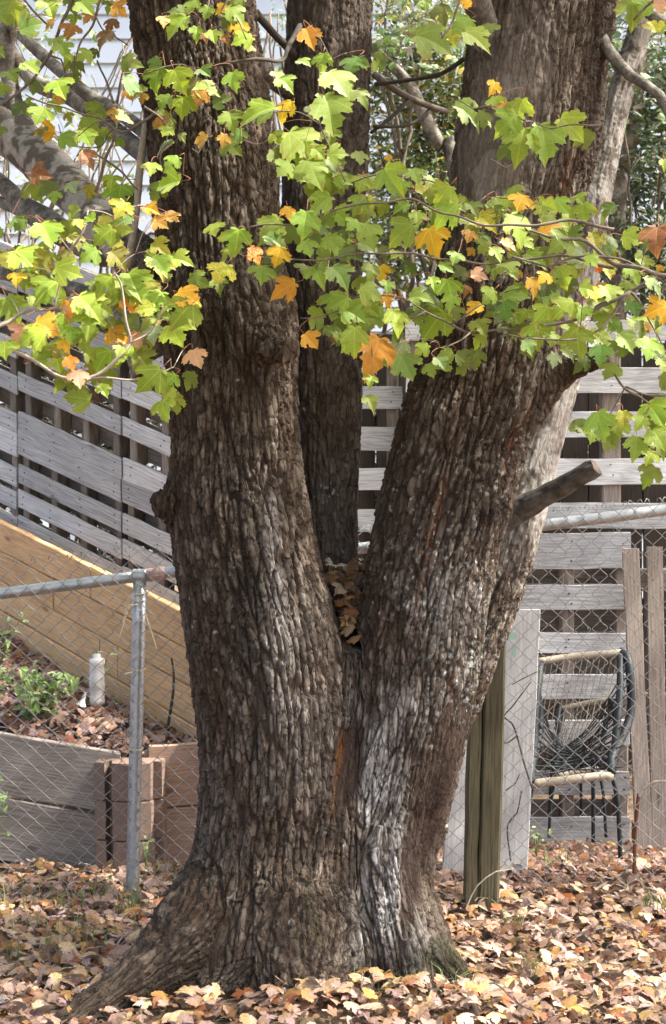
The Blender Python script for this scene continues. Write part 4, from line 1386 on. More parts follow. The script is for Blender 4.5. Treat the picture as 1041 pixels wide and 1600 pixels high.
CL.append(dict(Y=4.0, dy=.13, twigs=[
    [(960, 360, 5), (900, 345, 4.5), (850, 350, 4), (770, 352, 3.5), (700, 335, 3.2), (640, 312, 3), (585, 318, 3), (530, 325, 2.6), (480, 345, 2.4), (420, 352, 2.2), (385, 355, 2)],
    [(960, 420, 5), (880, 400, 4), (800, 408, 3.6), (740, 411, 3.4), (680, 402, 3.2), (610, 395, 3), (540, 400, 2.8), (480, 408, 2.4), (430, 402, 2.2), (380, 402, 2)],
    [(720, 335, 2.5), (690, 290, 2), (600, 275, 2), (540, 285, 2)],
    [(540, 285, 2.4), (520, 240, 2.2), (500, 195, 2), (497, 150, 2), (500, 110, 2)],
    [(500, 195, 2), (470, 175, 1.6), (440, 175, 1.6), (415, 180, 1.4)]],
    leaves=conv([(625, 50, 165, 'G'), (730, 30, 90, 'G'), (840, 40, 120, 'G'), (790, 130, 100, 'G'), (700, 220, 185, 'G'), (870, 200, 120, 'G'), (980, 220, 110, 'G'), (720, 350, 175, 'G'), (860, 420, 145, 'G'),
                 (640, 470, 165, 'G'), (1000, 340, 130, 'T'), (930, 470, 100, 'G'), (430, 490, 165, 'G'), (470, 570, 140, 'D'), (660, 610, 110, 'G'), (840, 600, 210, 'G'), (230, 570, 160, 'L'), (350, 650, 110, 'R'),
                 (480, 660, 120, 'Y'), (380, 760, 140, 'G'), (135, 760, 150, 'T'), (720, 760, 160, 'G'), (860, 770, 165, 'D'), (510, 850, 160, 'O'), (550, 400, 95, 'Y'), (760, 500, 90, 'D'), (880, 520, 70, 'D')], 310, 230, 3.856)
          + conv([(60, 160, 100, 'G'), (170, 180, 100, 'G'), (350, 160, 195, 'G'), (500, 130, 120, 'G'), (550, 210, 100, 'T'), (410, 210, 110, 'G'), (150, 300, 130, 'G'), (410, 320, 100, 'G'), (660, 250, 140, 'G'),
                  (670, 360, 195, 'G'), (760, 320, 100, 'G'), (510, 390, 100, 'G'), (400, 480, 185, 'G'), (230, 490, 160, 'G'), (220, 560, 130, 'D'), (600, 530, 175, 'Y'), (630, 180, 45, 'Y'), (335, 30, 45, 'Y'),
                  (830, 400, 130, 'G'), (930, 410, 140, 'T'), (1000, 310, 110, 'G'), (920, 530, 120, 'D'), (820, 500, 80, 'C'), (830, 595, 55, 'Y'), (690, 690, 100, 'G'), (740, 620, 95, 'G'), (295, 725, 105, 'Y'), (380, 610, 80, 'G')], 520, 240, 3.856)
          + [(518, 178, 62, 'G'), (477, 226, 66, 'G'), (530, 128, 55, 'G'), (484, 60, 36, 'O'), (502, 97, 32, 'G'), (447, 128, 32, 'G'), (443, 171, 36, 'Y'), (400, 176, 58, 'L'), (490, 268, 50, 'G'), (550, 100, 40, 'D')]))
CL.append(dict(Y=4.02, dy=.13, twigs=[
    [(985, 455, 6), (940, 480, 5), (880, 505, 4.5), (830, 512, 4), (785, 516, 4), (735, 518, 3.6), (700, 506, 3.2), (665, 485, 2.6), (620, 465, 2.4), (580, 460, 2.2), (545, 470, 2)],
    [(735, 518, 2.4), (715, 535, 2.2), (695, 545, 2)],
    [(705, 505, 2.4), (740, 485, 2.2), (765, 470, 2)],
    [(665, 485, 2.2), (620, 510, 2), (590, 525, 1.8), (560, 520, 1.6)],
    [(470, 495, 1.6), (500, 496, 1.8), (545, 480, 2)]],
    leaves=conv([(610, 780, 80, 'G'), (530, 860, 130, 'G'), (710, 830, 165, 'L'), (710, 900, 110, 'G'), (810, 810, 70, 'C'), (850, 940, 110, 'Y'), (940, 860, 110, 'G'), (890, 1040, 120, 'G'), (240, 840, 150, 'G'), (330, 885, 80, 'O'),
                 (390, 1010, 165, 'L'), (600, 1030, 215, 'L'), (190, 980, 215, 'G'), (130, 1130, 165, 'G'), (250, 1210, 255, 'O'), (400, 1180, 130, 'P'), (450, 1290, 160, 'D'), (530, 1180, 100, 'G'), (655, 1260, 100, 'D'),
                 (680, 1200, 80, 'G'), (230, 1370, 75, 'G'), (990, 1000, 50, 'P'), (30, 900, 140, 'G'), (680, 810, 60, 'K'), (890, 735, 105, 'K'), (330, 800, 90, 'G')], 520, 240, 3.856)
          + conv([(820, 950, 160, 'G'), (940, 1010, 150, 'G'), (680, 1170, 110, 'O'), (820, 1150, 70, 'C'), (770, 1100, 70, 'G'), (900, 1190, 130, 'G')], 310, 230, 3.856)))
CL.append(dict(Y=4.05, dy=.14, twigs=[
    [(1080, 440, 8), (1040, 430, 7), (1000, 420, 6), (960, 412, 6), (915, 378, 5), (870, 372, 4), (820, 360, 3)],
    [(1040, 430, 6), (985, 455, 6), (960, 470, 5), (930, 480, 4), (925, 500, 4)],
    [(1000, 420, 4), (950, 400, 3.4), (890, 405, 3), (850, 415, 3), (800, 400, 2.5)],
    [(985, 455, 4), (930, 520, 3.4), (880, 530, 3), (830, 530, 3), (790, 520, 2.4)],
    [(985, 455, 4), (1010, 490, 3), (1030, 530, 2.5), (1045, 560, 2)]],
    leaves=conv([(50, 310, 120, 'G'), (165, 290, 130, 'Y'), (270, 310, 100, 'G'), (340, 320, 90, 'G'), (415, 315, 120, 'G'), (540, 355, 125, 'G'), (355, 430, 150, 'Y'), (160, 440, 195, 'G'), (110, 550, 120, 'Y'), (200, 530, 100, 'G'),
                 (260, 630, 145, 'G'), (410, 530, 160, 'G'), (500, 620, 150, 'P'), (620, 540, 140, 'T'), (600, 640, 90, 'G'), (690, 680, 155, 'T'), (840, 510, 120, 'G'), (980, 510, 175, 'B'), (420, 740, 130, 'G'), (30, 600, 100, 'G'),
                 (100, 690, 140, 'G'), (150, 720, 70, 'Y'), (250, 800, 120, 'Y'), (310, 740, 100, 'Y'), (360, 840, 160, 'G'), (600, 840, 100, 'Y'), (660, 800, 70, 'Y'), (570, 810, 90, 'G'), (710, 850, 150, 'G'), (850, 720, 135, 'G'),
                 (980, 780, 145, 'G'), (140, 855, 165, 'G'), (420, 930, 160, 'L'), (290, 960, 130, 'L'), (180, 970, 100, 'L'), (70, 940, 130, 'D'), (530, 960, 120, 'G'), (980, 940, 145, 'Y'), (850, 930, 100, 'D'), (880, 1040, 155, 'G'),
                 (730, 1030, 90, 'D'), (260, 1080, 155, 'L'), (320, 1030, 70, 'Y'), (350, 1110, 110, 'G'), (510, 1130, 185, 'G'), (660, 1130, 185, 'L'), (810, 1130, 150, 'G'), (940, 1170, 150, 'G'), (940, 1040, 70, 'Y'), (220, 1160, 100, 'D'),
                 (370, 1240, 90, 'P'), (650, 1210, 130, 'D'), (1020, 1270, 90, 'G'), (140, 1080, 70, 'G'), (1030, 70, 80, 'G'), (630, 690, 50, 'R'), (715, 725, 50, 'R'), (1000, 690, 50, 'Y')], 770, 240, 3.841)))
CL.append(dict(Y=4.15, dy=.10, twigs=[
    [(950, 561, 6), (955, 575, 4), (977, 606, 4), (1000, 622, 3), (1016, 631, 2)],
    [(977, 606, 3), (1010, 615, 3), (1060, 622, 3)],
    [(977, 606, 2.2), (960, 635, 2), (945, 660, 1.6)]],
    leaves=conv([(650, 680, 170, 'G'), (740, 700, 140, 'G'), (780, 630, 95, 'T'), (870, 660, 100, 'G'), (960, 600, 160, 'L'), (980, 740, 140, 'G'), (850, 800, 135, 'G'), (930, 850, 95, 'L'), (600, 730, 85, 'G'), (1000, 650, 80, 'G')], 760, 480, 3.637)))
CL.append(dict(Y=4.55, dy=.22, twigs=[
    [(150, -60, 6), (118, -10, 5.5), (98, 35, 5), (78, 85, 5), (62, 110, 4.5), (40, 135, 4), (15, 155, 4), (-30, 175, 4)],
    [(78, 85, 3), (95, 92, 2.6), (100, 105, 2.4), (102, 115, 2)],
    [(165, -50, 4), (150, 25, 3.5), (128, 65, 3), (117, 95, 2.6), (116, 125, 2.2)],
    [(150, 25, 2.5), (165, 50, 2.4), (200, 70, 2)],
    [(250, 165, 5), (225, 190, 4), (190, 205, 3.5), (150, 183, 3), (110, 172, 2.6), (70, 160, 2.4), (40, 148, 2)],
    [(225, 190, 3), (175, 205, 2.4), (160, 225, 2.2), (130, 232, 2), (102, 222, 2), (92, 195, 1.6)],
    [(205, 78, 3), (195, 105, 3), (187, 135, 3), (183, 160, 4)],
    [(178, 160, 4), (165, 125, 3), (152, 95, 2.6)],
    [(150, 300, 5), (165, 250, 5), (178, 215, 4), (184, 190, 3)],
    [(215, 295, 3), (190, 270, 3), (165, 248, 3), (140, 236, 2.6)],
    [(20, -30, 4), (45, 10, 3), (72, 35, 3)]],
    leaves=conv([(310, 40, 130, 'L'), (40, 40, 130, 'G'), (200, 160, 150, 'D'), (130, 150, 60, 'C'), (435, 190, 120, 'C'), (305, 150, 80, 'C'), (550, 110, 100, 'C'), (460, 120, 80, 'L'), (540, 50, 130, 'G'), (690, 40, 90, 'G'), (750, 60, 100, 'C'),
                 (650, 240, 140, 'B'), (690, 150, 100, 'B'), (360, 260, 100, 'G'), (400, 310, 130, 'G'), (525, 345, 100, 'G'), (590, 330, 70, 'D'), (75, 470, 130, 'G'), (200, 420, 140, 'L'), (10, 330, 70, 'G'), (370, 540, 160, 'L'), (370, 610, 80, 'C'),
                 (350, 670, 100, 'G'), (250, 720, 140, 'L'), (280, 820, 120, 'Y'), (430, 730, 70, 'T'), (430, 880, 130, 'G'), (540, 860, 120, 'L'), (640, 840, 90, 'L'), (555, 1000, 120, 'B'), (250, 1090, 120, 'B'), (790, 740, 130, 'G'), (725, 715, 90, 'C'),
                 (745, 890, 70, 'G'), (450, 1170, 90, 'P'), (340, 1230, 85, 'G'), (745, 1230, 185, 'L'), (700, 1130, 110, 'L'), (790, 1330, 70, 'T'), (560, 1200, 90, 'T'), (120, 1410, 110, 'D'), (180, 640, 70, 'G'), (5, 820, 70, 'G'), (480, 480, 70, 'G'),
                 (90, 60, 110, 'G'), (15, 110, 90, 'G'), (340, 10, 90, 'T'), (640, 10, 80, 'L'), (10, 560, 90, 'G'), (420, 360, 80, 'L'), (840, 1240, 85, 'D')], 0, 0, 4.004)))
CL.append(dict(split=True, Y=4.22, dy=.08, twigs=[
    [(330, -40, 4), (325, 10, 3.5), (315, 40, 3), (322, 50, 2.5), (345, 43, 2), (360, 55, 2)],
    [(360, -40, 4), (355, 0, 3), (345, 20, 2.5), (370, 30, 2), (385, 60, 2)],
    [(330, 103, 2.5), (310, 110, 2.2), (285, 102, 2), (258, 105, 2), (225, 115, 2)],
    [(310, 110, 2), (300, 135, 1.8), (280, 150, 1.6)],
    [(225, 165, 3.5), (255, 190, 3), (262, 210, 2), (250, 250, 2), (255, 270, 1.6)],
    [(325, 215, 1.8), (310, 238, 1.6), (300, 230, 1.6)],
    [(425, 190, 2), (420, 215, 2), (400, 226, 1.8), (378, 220, 1.6)],
    [(218, 320, 3), (235, 325, 2), (252, 335, 1.8), (265, 330, 1.6)]],
    leaves=conv([(435, 40, 110, 'G'), (535, 80, 90, 'G'), (340, 160, 175, 'L'), (265, 125, 90, 'C'), (470, 210, 95, 'G'), (525, 235, 55, 'K'), (575, 230, 85, 'G'), (650, 240, 60, 'C'), (735, 180, 130, 'Y'), (750, 250, 135, 'L'), (720, 80, 140, 'G'), (620, 60, 90, 'Y'), (800, 300, 65, 'T'),
                 (80, 530, 140, 'D'), (215, 490, 155, 'L'), (355, 500, 160, 'L'), (200, 400, 100, 'D'), (540, 560, 155, 'L'), (520, 450, 100, 'D'), (490, 610, 115, 'C'), (700, 510, 135, 'G'), (375, 670, 135, 'L'), (265, 640, 115, 'G'), (800, 690, 60, 'L'),
                 (185, 1050, 115, 'G'), (310, 1010, 115, 'G'), (285, 1150, 165, 'L'), (245, 770, 90, 'C'), (275, 820, 85, 'G'), (485, 870, 105, 'C'), (640, 880, 85, 'C'), (735, 850, 90, 'D'), (385, 860, 60, 'G'), (245, 1390, 105, 'C'), (320, 1360, 90, 'C'), (180, 1310, 90, 'C'), (40, 590, 70, 'C'), (130, 610, 70, 'Y')], 190, 0, 4.004)))
CL.append(dict(split=True, Y=4.25, dy=.10, twigs=[
    [(730, -30, 4), (715, 10, 3.4), (705, 40, 3), (690, 60, 2.4)],
    [(830, 190, 2.2), (800, 180, 2), (765, 165, 2), (740, 170, 1.8)],
    [(940, 195, 2.5), (900, 195, 2.2), (860, 200, 2), (830, 190, 2), (800, 200, 1.6)],
    [(1060, -20, 5), (1010, 10, 4), (990, 30, 3)],
    [(765, 250, 1.8), (790, 262, 1.8), (800, 255, 1.6)]],
    leaves=conv([(320, 130, 120, 'G'), (400, 75, 80, 'G'), (455, 125, 100, 'G'), (375, 115, 55, 'T'), (500, 275, 50, 'Y'), (430, 355, 100, 'G'), (510, 325, 50, 'G'), (535, 340, 45, 'C'), (580, 350, 80, 'G'), (540, 385, 90, 'G'), (585, 450, 110, 'G'), (665, 450, 120, 'G'), (750, 400, 95, 'G'),
                 (940, 40, 90, 'G'), (985, 20, 90, 'G'), (1000, 75, 60, 'T'), (1035, 15, 60, 'K'), (290, 10, 40, 'G'), (415, 5, 40, 'Y')], 520, 0, 1.998)))

def build_cluster(c, ci):
    Yc, dy = c['Y'], c['dy']
    mb = MB()
    cand = []                        # attach points
    for tw in c['twigs']:
        rows = []
        yy = Yc + random.uniform(-.3, .3) * dy
        for (x, y, r) in tw:
            yy += random.uniform(-.2, .2) * dy
            p = at(x, y, yy); rows.append((p.x, p.y, p.z, r * 0.55 * Yc / F))
        P = smooth_path(rows, 0.02)
        P[:, 1] += 0.004 * np.sin(np.arange(len(P)) * 1.1 + ci)
        P[:, 2] += 0.003 * np.sin(np.arange(len(P)) * 0.9 + 2 * ci)
        mb.tube([tuple(p[:3]) for p in P], [max(p[3], 0.0009) for p in P], 6, wob=0.06)
        cand += [Vector(p[:3]) for p in P]
    placed = []
    for (x, y, w, code) in c['leaves']:
        Yl = Yc + random.uniform(-1, 1) * dy
        ctr = at(x, y, Yl)
        size = w * Yl / F * 1.27
        # the leaf faces up and outwards, tip hanging
        n = Vector((random.uniform(-.42, .42), -0.85 + random.uniform(-.25, .3), 0.45 + random.uniform(-.35, .35))).normalized()
        an = random.gauss(0, 0.8)
        down = Vector((math.sin(an), -0.15, -math.cos(an)))
        tip = (down - n * down.dot(n)).normalized()
        xax = tip.cross(n).normalized()
        kind = random.randrange(len(LEAF_SH))
        base = ctr - tip * size * 0.42
        placed.append((base, xax, tip, n, size, kind, code))
    # stalks: nearest attach point first, so shoots branch off one another
    todo = list(placed)
    while todo:
        best = None
        arr = np.array([tuple(q) for q in cand])
        bi, bd, bq = 0, 1e9, None
        for i, it in enumerate(todo):
            d = np.sqrt(((arr - np.array(it[0])) ** 2).sum(1))
            k = int(d.argmin())
            if d[k] < bd: bi, bd, bq = i, float(d[k]), cand[k]
        base, xax, tip, n, size, kind, code = todo.pop(bi)
        p1 = base - tip * min(0.35 * size, bd * 0.4)
        pts = [bq, bq.lerp(p1, 0.5) + Vector((0, 0, 0.10 * bd)), p1, base]
        P = smooth_path([(*p, 0) for p in pts], 0.012)
        pp = [Vector(p[:3]) for p in P]
        if bd > 0.09:
            h = len(pp) // 2 + 1
            mb.tube(pp[:h], 0.0012, 5)
            mb.tube(pp[h - 1:], 0.0009, 4, mat=1)
            cand += pp[:h]
        else:
            mb.tube(pp, 0.0009, 4, mat=1)
            cand += pp[:max(1, len(pp) // 3)]
    br = mb.build('branch', [M['twig'] if ci else M['twig_pale'], M['petiole']], tree, smooth=True)
    for base, xax, tip, n, size, kind, code in placed:
        o = bpy.data.objects.new('leaf', leaf_mesh(kind, code))
        col.objects.link(o)
        o.parent = br
        m = Matrix((xax, tip, n)).transposed().to_4x4()
        o.rotation_euler = m.to_euler()
        o.location = base - root_loc(br)
        o.scale = (size, size, size * random.uniform(.7, 1.5))
    return br
LEAF_ALL = [(l, c['Y'], c['dy'], ic) for ic, c in enumerate(CL) for l in c['leaves']]
_ws = sorted((l[2] for c in CL for l in c['leaves']), reverse=True)
if len(_ws) > 300:
    for c in CL: c['leaves'] = [l for l in c['leaves'] if l[2] > _ws[300]]
NLEAF = sum(len(c['leaves']) for c in CL)
print('leaves on tree', NLEAF)
def seg_dist(p, tw):
    return min(math.hypot(a[0] + (b[0] - a[0]) * t - p[0], a[1] + (b[1] - a[1]) * t - p[1]) for a, b in zip(tw[:-1], tw[1:]) for t in (0, .25, .5, .75, 1))
CL2 = []
for c in CL:
    if c.get('split'):
        # twigs that do not spring from one another are branches of their own
        tws = c['twigs']; grp = []
        for tw in tws:
            for g_ in grp:
                if any(seg_dist(tw[0], t2) < 6 or seg_dist(t2[0], tw) < 6 for t2 in g_): g_.append(tw); break
            else: grp.append([tw])
        subs = [dict(Y=c['Y'], dy=c['dy'], twigs=g_, leaves=[]) for g_ in grp]
        for lf in c['leaves']:
            k = min(range(len(grp)), key=lambda i: min(seg_dist(lf, t2) for t2 in grp[i]))
            subs[k]['leaves'].append(lf)
        CL2 += subs
    else: CL2.append(c)
for i, c in enumerate(CL2): build_cluster(c, i)

# ---- scatter: many leaves in one mesh  (and the small leaves behind the counted ones)
SH_S = [leaf_shape(HALF_S, 300 + i, 0.5, 0.30, 0.06) for i in range(8)]
OVAL = []
for i in range(4):
    hs = [(0, 0), (0.12, 0.12), (0.24, 0.38), (0.20, 0.68), (0.09, 0.9), (0, 1.05)]
    OVAL.append(leaf_shape(hs, 500 + i, 0.3, 0.3, 0.015))

def scatter_mesh(name, pos, nrm, size, cols, mat, shapes, parent=None, ang=None, kind=None, base=None):
    """pos (n,3), nrm (n,3), size (n), cols (n,3) -> one object"""
    n = len(pos)
    which = rng.integers(0, len(shapes), n)
    ang = rng.uniform(0, 2 * np.pi, n) if ang is None else ang
    nrm = nrm / np.linalg.norm(nrm, axis=1)[:, None]
    ref = np.where(np.abs(nrm[:, 2:3]) < 0.9, np.array([[0, 0, 1.0]]), np.array([[1.0, 0, 0]]))
    ax = np.cross(ref, nrm); ax /= np.linalg.norm(ax, axis=1)[:, None]
    ay = np.cross(nrm, ax)
    X = ax * np.cos(ang)[:, None] + ay * np.sin(ang)[:, None]
    Yv = np.cross(nrm, X)
    Vs, Fs, Cs = [], [], []
    b = 0
    zs = rng.uniform(0.3, 2.4, n)
    for k, (sv, st) in enumerate(shapes):
        idx = np.where(which == k)[0]
        if len(idx) == 0: continue
        c = sv - np.array([0, 0.42, 0])
        W = (X[idx][:, None] * c[None, :, 0:1] + Yv[idx][:, None] * c[None, :, 1:2] + nrm[idx][:, None] * (c[None, :, 2:3] * zs[idx][:, None, None]))
        W = pos[idx][:, None] + W * size[idx][:, None, None]
        m = len(sv)
        Vs.append(W.reshape(-1, 3))
        Fs.append((st[None] + (np.arange(len(idx)) * m)[:, None, None] + b).reshape(-1, 3))
        Cs.append(np.repeat(cols[idx], m, axis=0))
        b += m * len(idx)
    o = np_mesh(name, np.concatenate(Vs), np.concatenate(Fs), mat, parent, smooth=True, cols=np.concatenate(Cs), base=base)
    if kind: o['kind'] = kind
    return o

def small_leaves():
    """the smaller leaves of the same sprays, past the 300 that show largest"""
    tints = {'L': (0.27, 0.38, 0.04), 'G': (0.21, 0.32, 0.045), 'D': (0.12, 0.21, 0.04), 'T': (0.36, 0.38, 0.05), 'P': (0.26, 0.34, 0.15), 'Y': (0.60, 0.40, 0.04), 'C': (0.40, 0.22, 0.04), 'O': (0.62, 0.28, 0.04), 'K': (0.5, 0.3, 0.15), 'B': (0.25, .12, .05), 'R': (0.5, .15, .04)}
    P, S, Cc, NR = [], [], [], []
    tw = MB()
    for (l, Y, dy, ic) in LEAF_ALL:
        extra = [l] if l[2] <= _ws[300] else []
        green = l[3] in 'LGDTP'
        for _ in range((1 if random.random() < 0.72 else 2) if green and ic in (0, 1, 2, 3, 4) else (1 if green and random.random() < .5 else 0)):
            a = random.uniform(0, 6.28); r = random.uniform(16, 40)
            extra.append((l[0] + math.cos(a) * r * 1.3, l[1] + math.sin(a) * r * .8, random.uniform(22, 36), random.choice('GGGLD') if ic else random.choice('LLGT')))
        for e in extra:
            yy = Y + dy * random.uniform(0.3, 1.3)
            p = at(e[0], e[1], yy)
            P.append(tuple(p)); S.append(e[2] * yy / F * 1.25); Cc.append(np.array(tints[e[3]]) * random.uniform(.75, 1.2))
            NR.append((random.uniform(-.5, .5), -.85 + random.uniform(-.3, .3), .45 + random.uniform(-.4, .4)))
    P, S, Cc, NR = map(np.array, (P, S, Cc, NR))
    n = len(P)
    scatter_mesh('foliage', P, NR, S, Cc, M['shrub'], LEAF_SH[:8], tree, ang=np.pi / 2 + np.pi / 2 + rng.normal(0, .8, n), kind='stuff')
    print('small leaves', n)

PAL = np.array([(0.60, 0.44, 0.33), (0.52, 0.36, 0.27), (0.66, 0.52, 0.42), (0.56, 0.31, 0.10), (0.40, 0.21, 0.09), (0.26, 0.12, 0.06), (0.62, 0.38, 0.10), (0.48, 0.36, 0.32), (0.34, 0.10, 0.04), (0.64, 0.45, 0.26), (0.20, 0.10, 0.07), (0.70, 0.60, 0.50)])
PALW = np.array([.18, .17, .06, .045, .15, .12, .015, .14, .05, .04, .06, .02]); PALW /= PALW.sum()
def litter_cols(n, w=PALW):
    c = PAL[rng.choice(len(PAL), n, p=w)] * rng.uniform(0.75, 1.15, (n, 1)) * rng.uniform(.95, 1.05, (n, 3))
    return np.clip(c, 0, .85)

# tree surface for keeping leaves out of the trunk
tv = TRUNK_V[(TRUNK_V[:, 2] < 0.5)]
def trunk_inside(x, y, z):
    p = np.stack([x, y, z], 1).astype(np.float32)
    return tree_eval(p)[0]

def litter():
    n = 33000
    y = 3.2 + (9.0 - 3.2) * rng.random(n) ** 1.15
    x = rng.uniform(-1, 1, n) * (0.30 * y + 0.75)
    lay = rng.random(n)
    z = ground_z(x, y) + 0.004 + 0.034 * lay
    size = rng.uniform(0.036, 0.068, n)
    d = trunk_inside(x, y, z)
    keep = d > 0.018
    # nothing inside the garden bed box, lighter cover there
    fr = 6.0
    keep &= ~((x < -0.35) & (y > 5.93))
    keep &= ~((x > 0.3) & (y > 6.85))
    x, y, z, size, lay = x[keep], y[keep], z[keep], size[keep], lay[keep]
    n = len(x)
    nrm = np.stack([rng.normal(0, .38, n), rng.normal(0, .38, n) - 0.10, np.ones(n)], 1)
    cols = litter_cols(n) * np.array([0.76, 0.65, 0.645])
    crumb = (rng.random(n) < .22); size[crumb] *= .5; z[crumb] += .012
    # behind the fence on the right the leaves are older and redder
    old = (y > 5.55) & (x > 0.2) & (rng.random(n) < .65)
    cols[old] = cols[old] * np.array([.62, .45, .38])
    # the 300 that show largest: near the camera, on top, inside the view
    pxx = 520.5 + x / y * F; pyy = 800 - (z - EYE) / y * F
    vis = (pxx > 5) & (pxx < 1036) & (pyy < 1598) & (pyy > 1300)
    score = size / y * (0.6 + lay) * vis
    big = np.argsort(-score)[:300]
    rest = np.setdiff1d(np.arange(n), big)
    pos = np.stack([x, y, z], 1)
    scatter_mesh('leaf_litter', pos[rest], nrm[rest], size[rest], cols[rest], M['litter'], SH_S, ground, kind='stuff')
    # individual leaves
    FM = {}
    tones = {'tan': (0.47, 0.32, 0.245), 'cream': (0.54, 0.43, 0.37), 'ochre': (0.47, 0.25, 0.08), 'brown': (0.29, 0.15, 0.08), 'rust': (0.30, 0.10, 0.045), 'mauve': (0.38, 0.26, 0.23), 'yellow': (0.52, 0.33, 0.08)}
    tw = {'tan': 8, 'cream': 2.5, 'ochre': 1.6, 'brown': 5, 'rust': 2.5, 'mauve': 5, 'yellow': .6}
    mats = {k: leaf_mat('fallen_leaf_' + k, c, tuple(q * 0.72 for q in c), 0.12, nscale=28, spots=0.5, gloss=0.5, tmul=(1.1, 1, .9)) for k, c in tones.items()}
    SH_F = [leaf_shape(HALF, 700 + i, 0.55, 0.32, 0.055) for i in range(8)]
    cache = {}
    keys = list(tones)
    for i in big:
        k = random.choices(keys, [tw[q] for q in keys])[0]
        s_ = random.randrange(8)
        if (k, s_) not in cache:
            me = bpy.data.meshes.new('fallen_leaf')
            me.from_pydata((SH_F[s_][0] - np.array([0, .42, 0])).tolist(), [], SH_F[s_][1].tolist())
            me.materials.append(mats[k]); me.polygons.foreach_set('use_smooth', [True] * len(me.polygons))
            cache[(k, s_)] = me
        o = bpy.data.objects.new('fallen_leaf', cache[(k, s_)])
        col.objects.link(o)
        o.parent = ground
        nv = Vector(nrm[i]).normalized()
        rot = nv.to_track_quat('Z', 'Y') @ Matrix.Rotation(random.uniform(0, 6.28), 3, 'Z').to_quaternion()
        o.rotation_mode = 'QUATERNION'; o.rotation_quaternion = rot
        o.location = (x[i], y[i], z[i] + 0.008)
        sz = size[i] * 1.08
        o.scale = (sz, sz, sz * random.uniform(.5, 1.8))
litter()

def bed_litter():
    n = 2600
    s_ = rng.random(n); u = rng.random(n)
    P = np.array([tuple(bed_point(a, b)) for a, b in zip(s_, u)])
    P[:, 2] += -0.02 + 0.05 * np.sin(np.pi * u) + 0.025 * rng.random(n)
    nrm = np.stack([rng.normal(0, .45, n), rng.normal(0, .45, n) - .25, np.ones(n)], 1)
    c = litter_cols(n, np.array([.12, .16, .04, .02, .12, .16, .0, .16, .04, .02, .16, .0]) / 1.0 / sum([.12, .16, .04, .02, .12, .16, .0, .16, .04, .02, .16, .0])) * np.array([.62, .55, .56])
    scatter_mesh('leaf_litter', P, nrm, rng.uniform(.05, .085, n), c, M['litter'], SH_S, garden_soil, kind='stuff')
bed_litter()

def crotch_pile():
    """dead leaves caught where the stems part"""
    n = 95
    t = rng.random(n)
    px = 542 + rng.normal(0, 1, n) * (20 - 14 * t); py = 878 + 128 * t
    Yp = 4.62 + 0.14 * (1 - t) + rng.normal(0, .03, n)
    P = np.array([tuple(at(a, b, c)) for a, b, c in zip(px, py, Yp)])
    # push out of the wood
    for _ in range(3):
        d, g_, *_r = tree_eval(P.astype(np.float32))
        P = P + g_ * np.clip(0.022 - d, 0, .1)[:, None]
    nrm = np.stack([rng.normal(0, .8, n), rng.normal(0, .6, n) - .6, np.full(n, .9)], 1)
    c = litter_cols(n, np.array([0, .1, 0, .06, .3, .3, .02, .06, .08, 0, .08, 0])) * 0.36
    o = scatter_mesh('leaf_pile', P, nrm, rng.uniform(.04, .06, n), c, M['litter'], SH_S, None, kind='stuff')
    tag(o, 'brown dead leaves caught in the fork between the two main trunks', 'leaves')
crotch_pile()
small_leaves()

def ground_twigs():
    for k in range(22):
        px, py = random.uniform(20, 1020), random.uniform(1400, 1590)
        Y = 1.40 * F / (py - 800)
        c = at(px, py, Y)
        d = trunk_inside(np.array([c.x]), np.array([c.y]), np.array([.05]))[0]
        if d < .12: continue
        an = random.uniform(0, 6.28); L = random.uniform(.06, .20)
        rows = []
        for i in range(5):
            t = i / 4 - .5
            x = c.x + math.cos(an) * L * t + random.gauss(0, .006); y = c.y + math.sin(an) * L * t + random.gauss(0, .006)
            rows.append((x, y, float(ground_z(x, y)) + .042 + random.uniform(0, .012), .0022 * random.uniform(.7, 1.4)))
        Q = smooth_path(rows, .02)
        mb = MB(); mb.tube([tuple(q[:3]) for q in Q], [q[3] for q in Q], 5, wob=.1)
        mb.build('fallen_twig', M['twig'], ground)
ground_twigs()

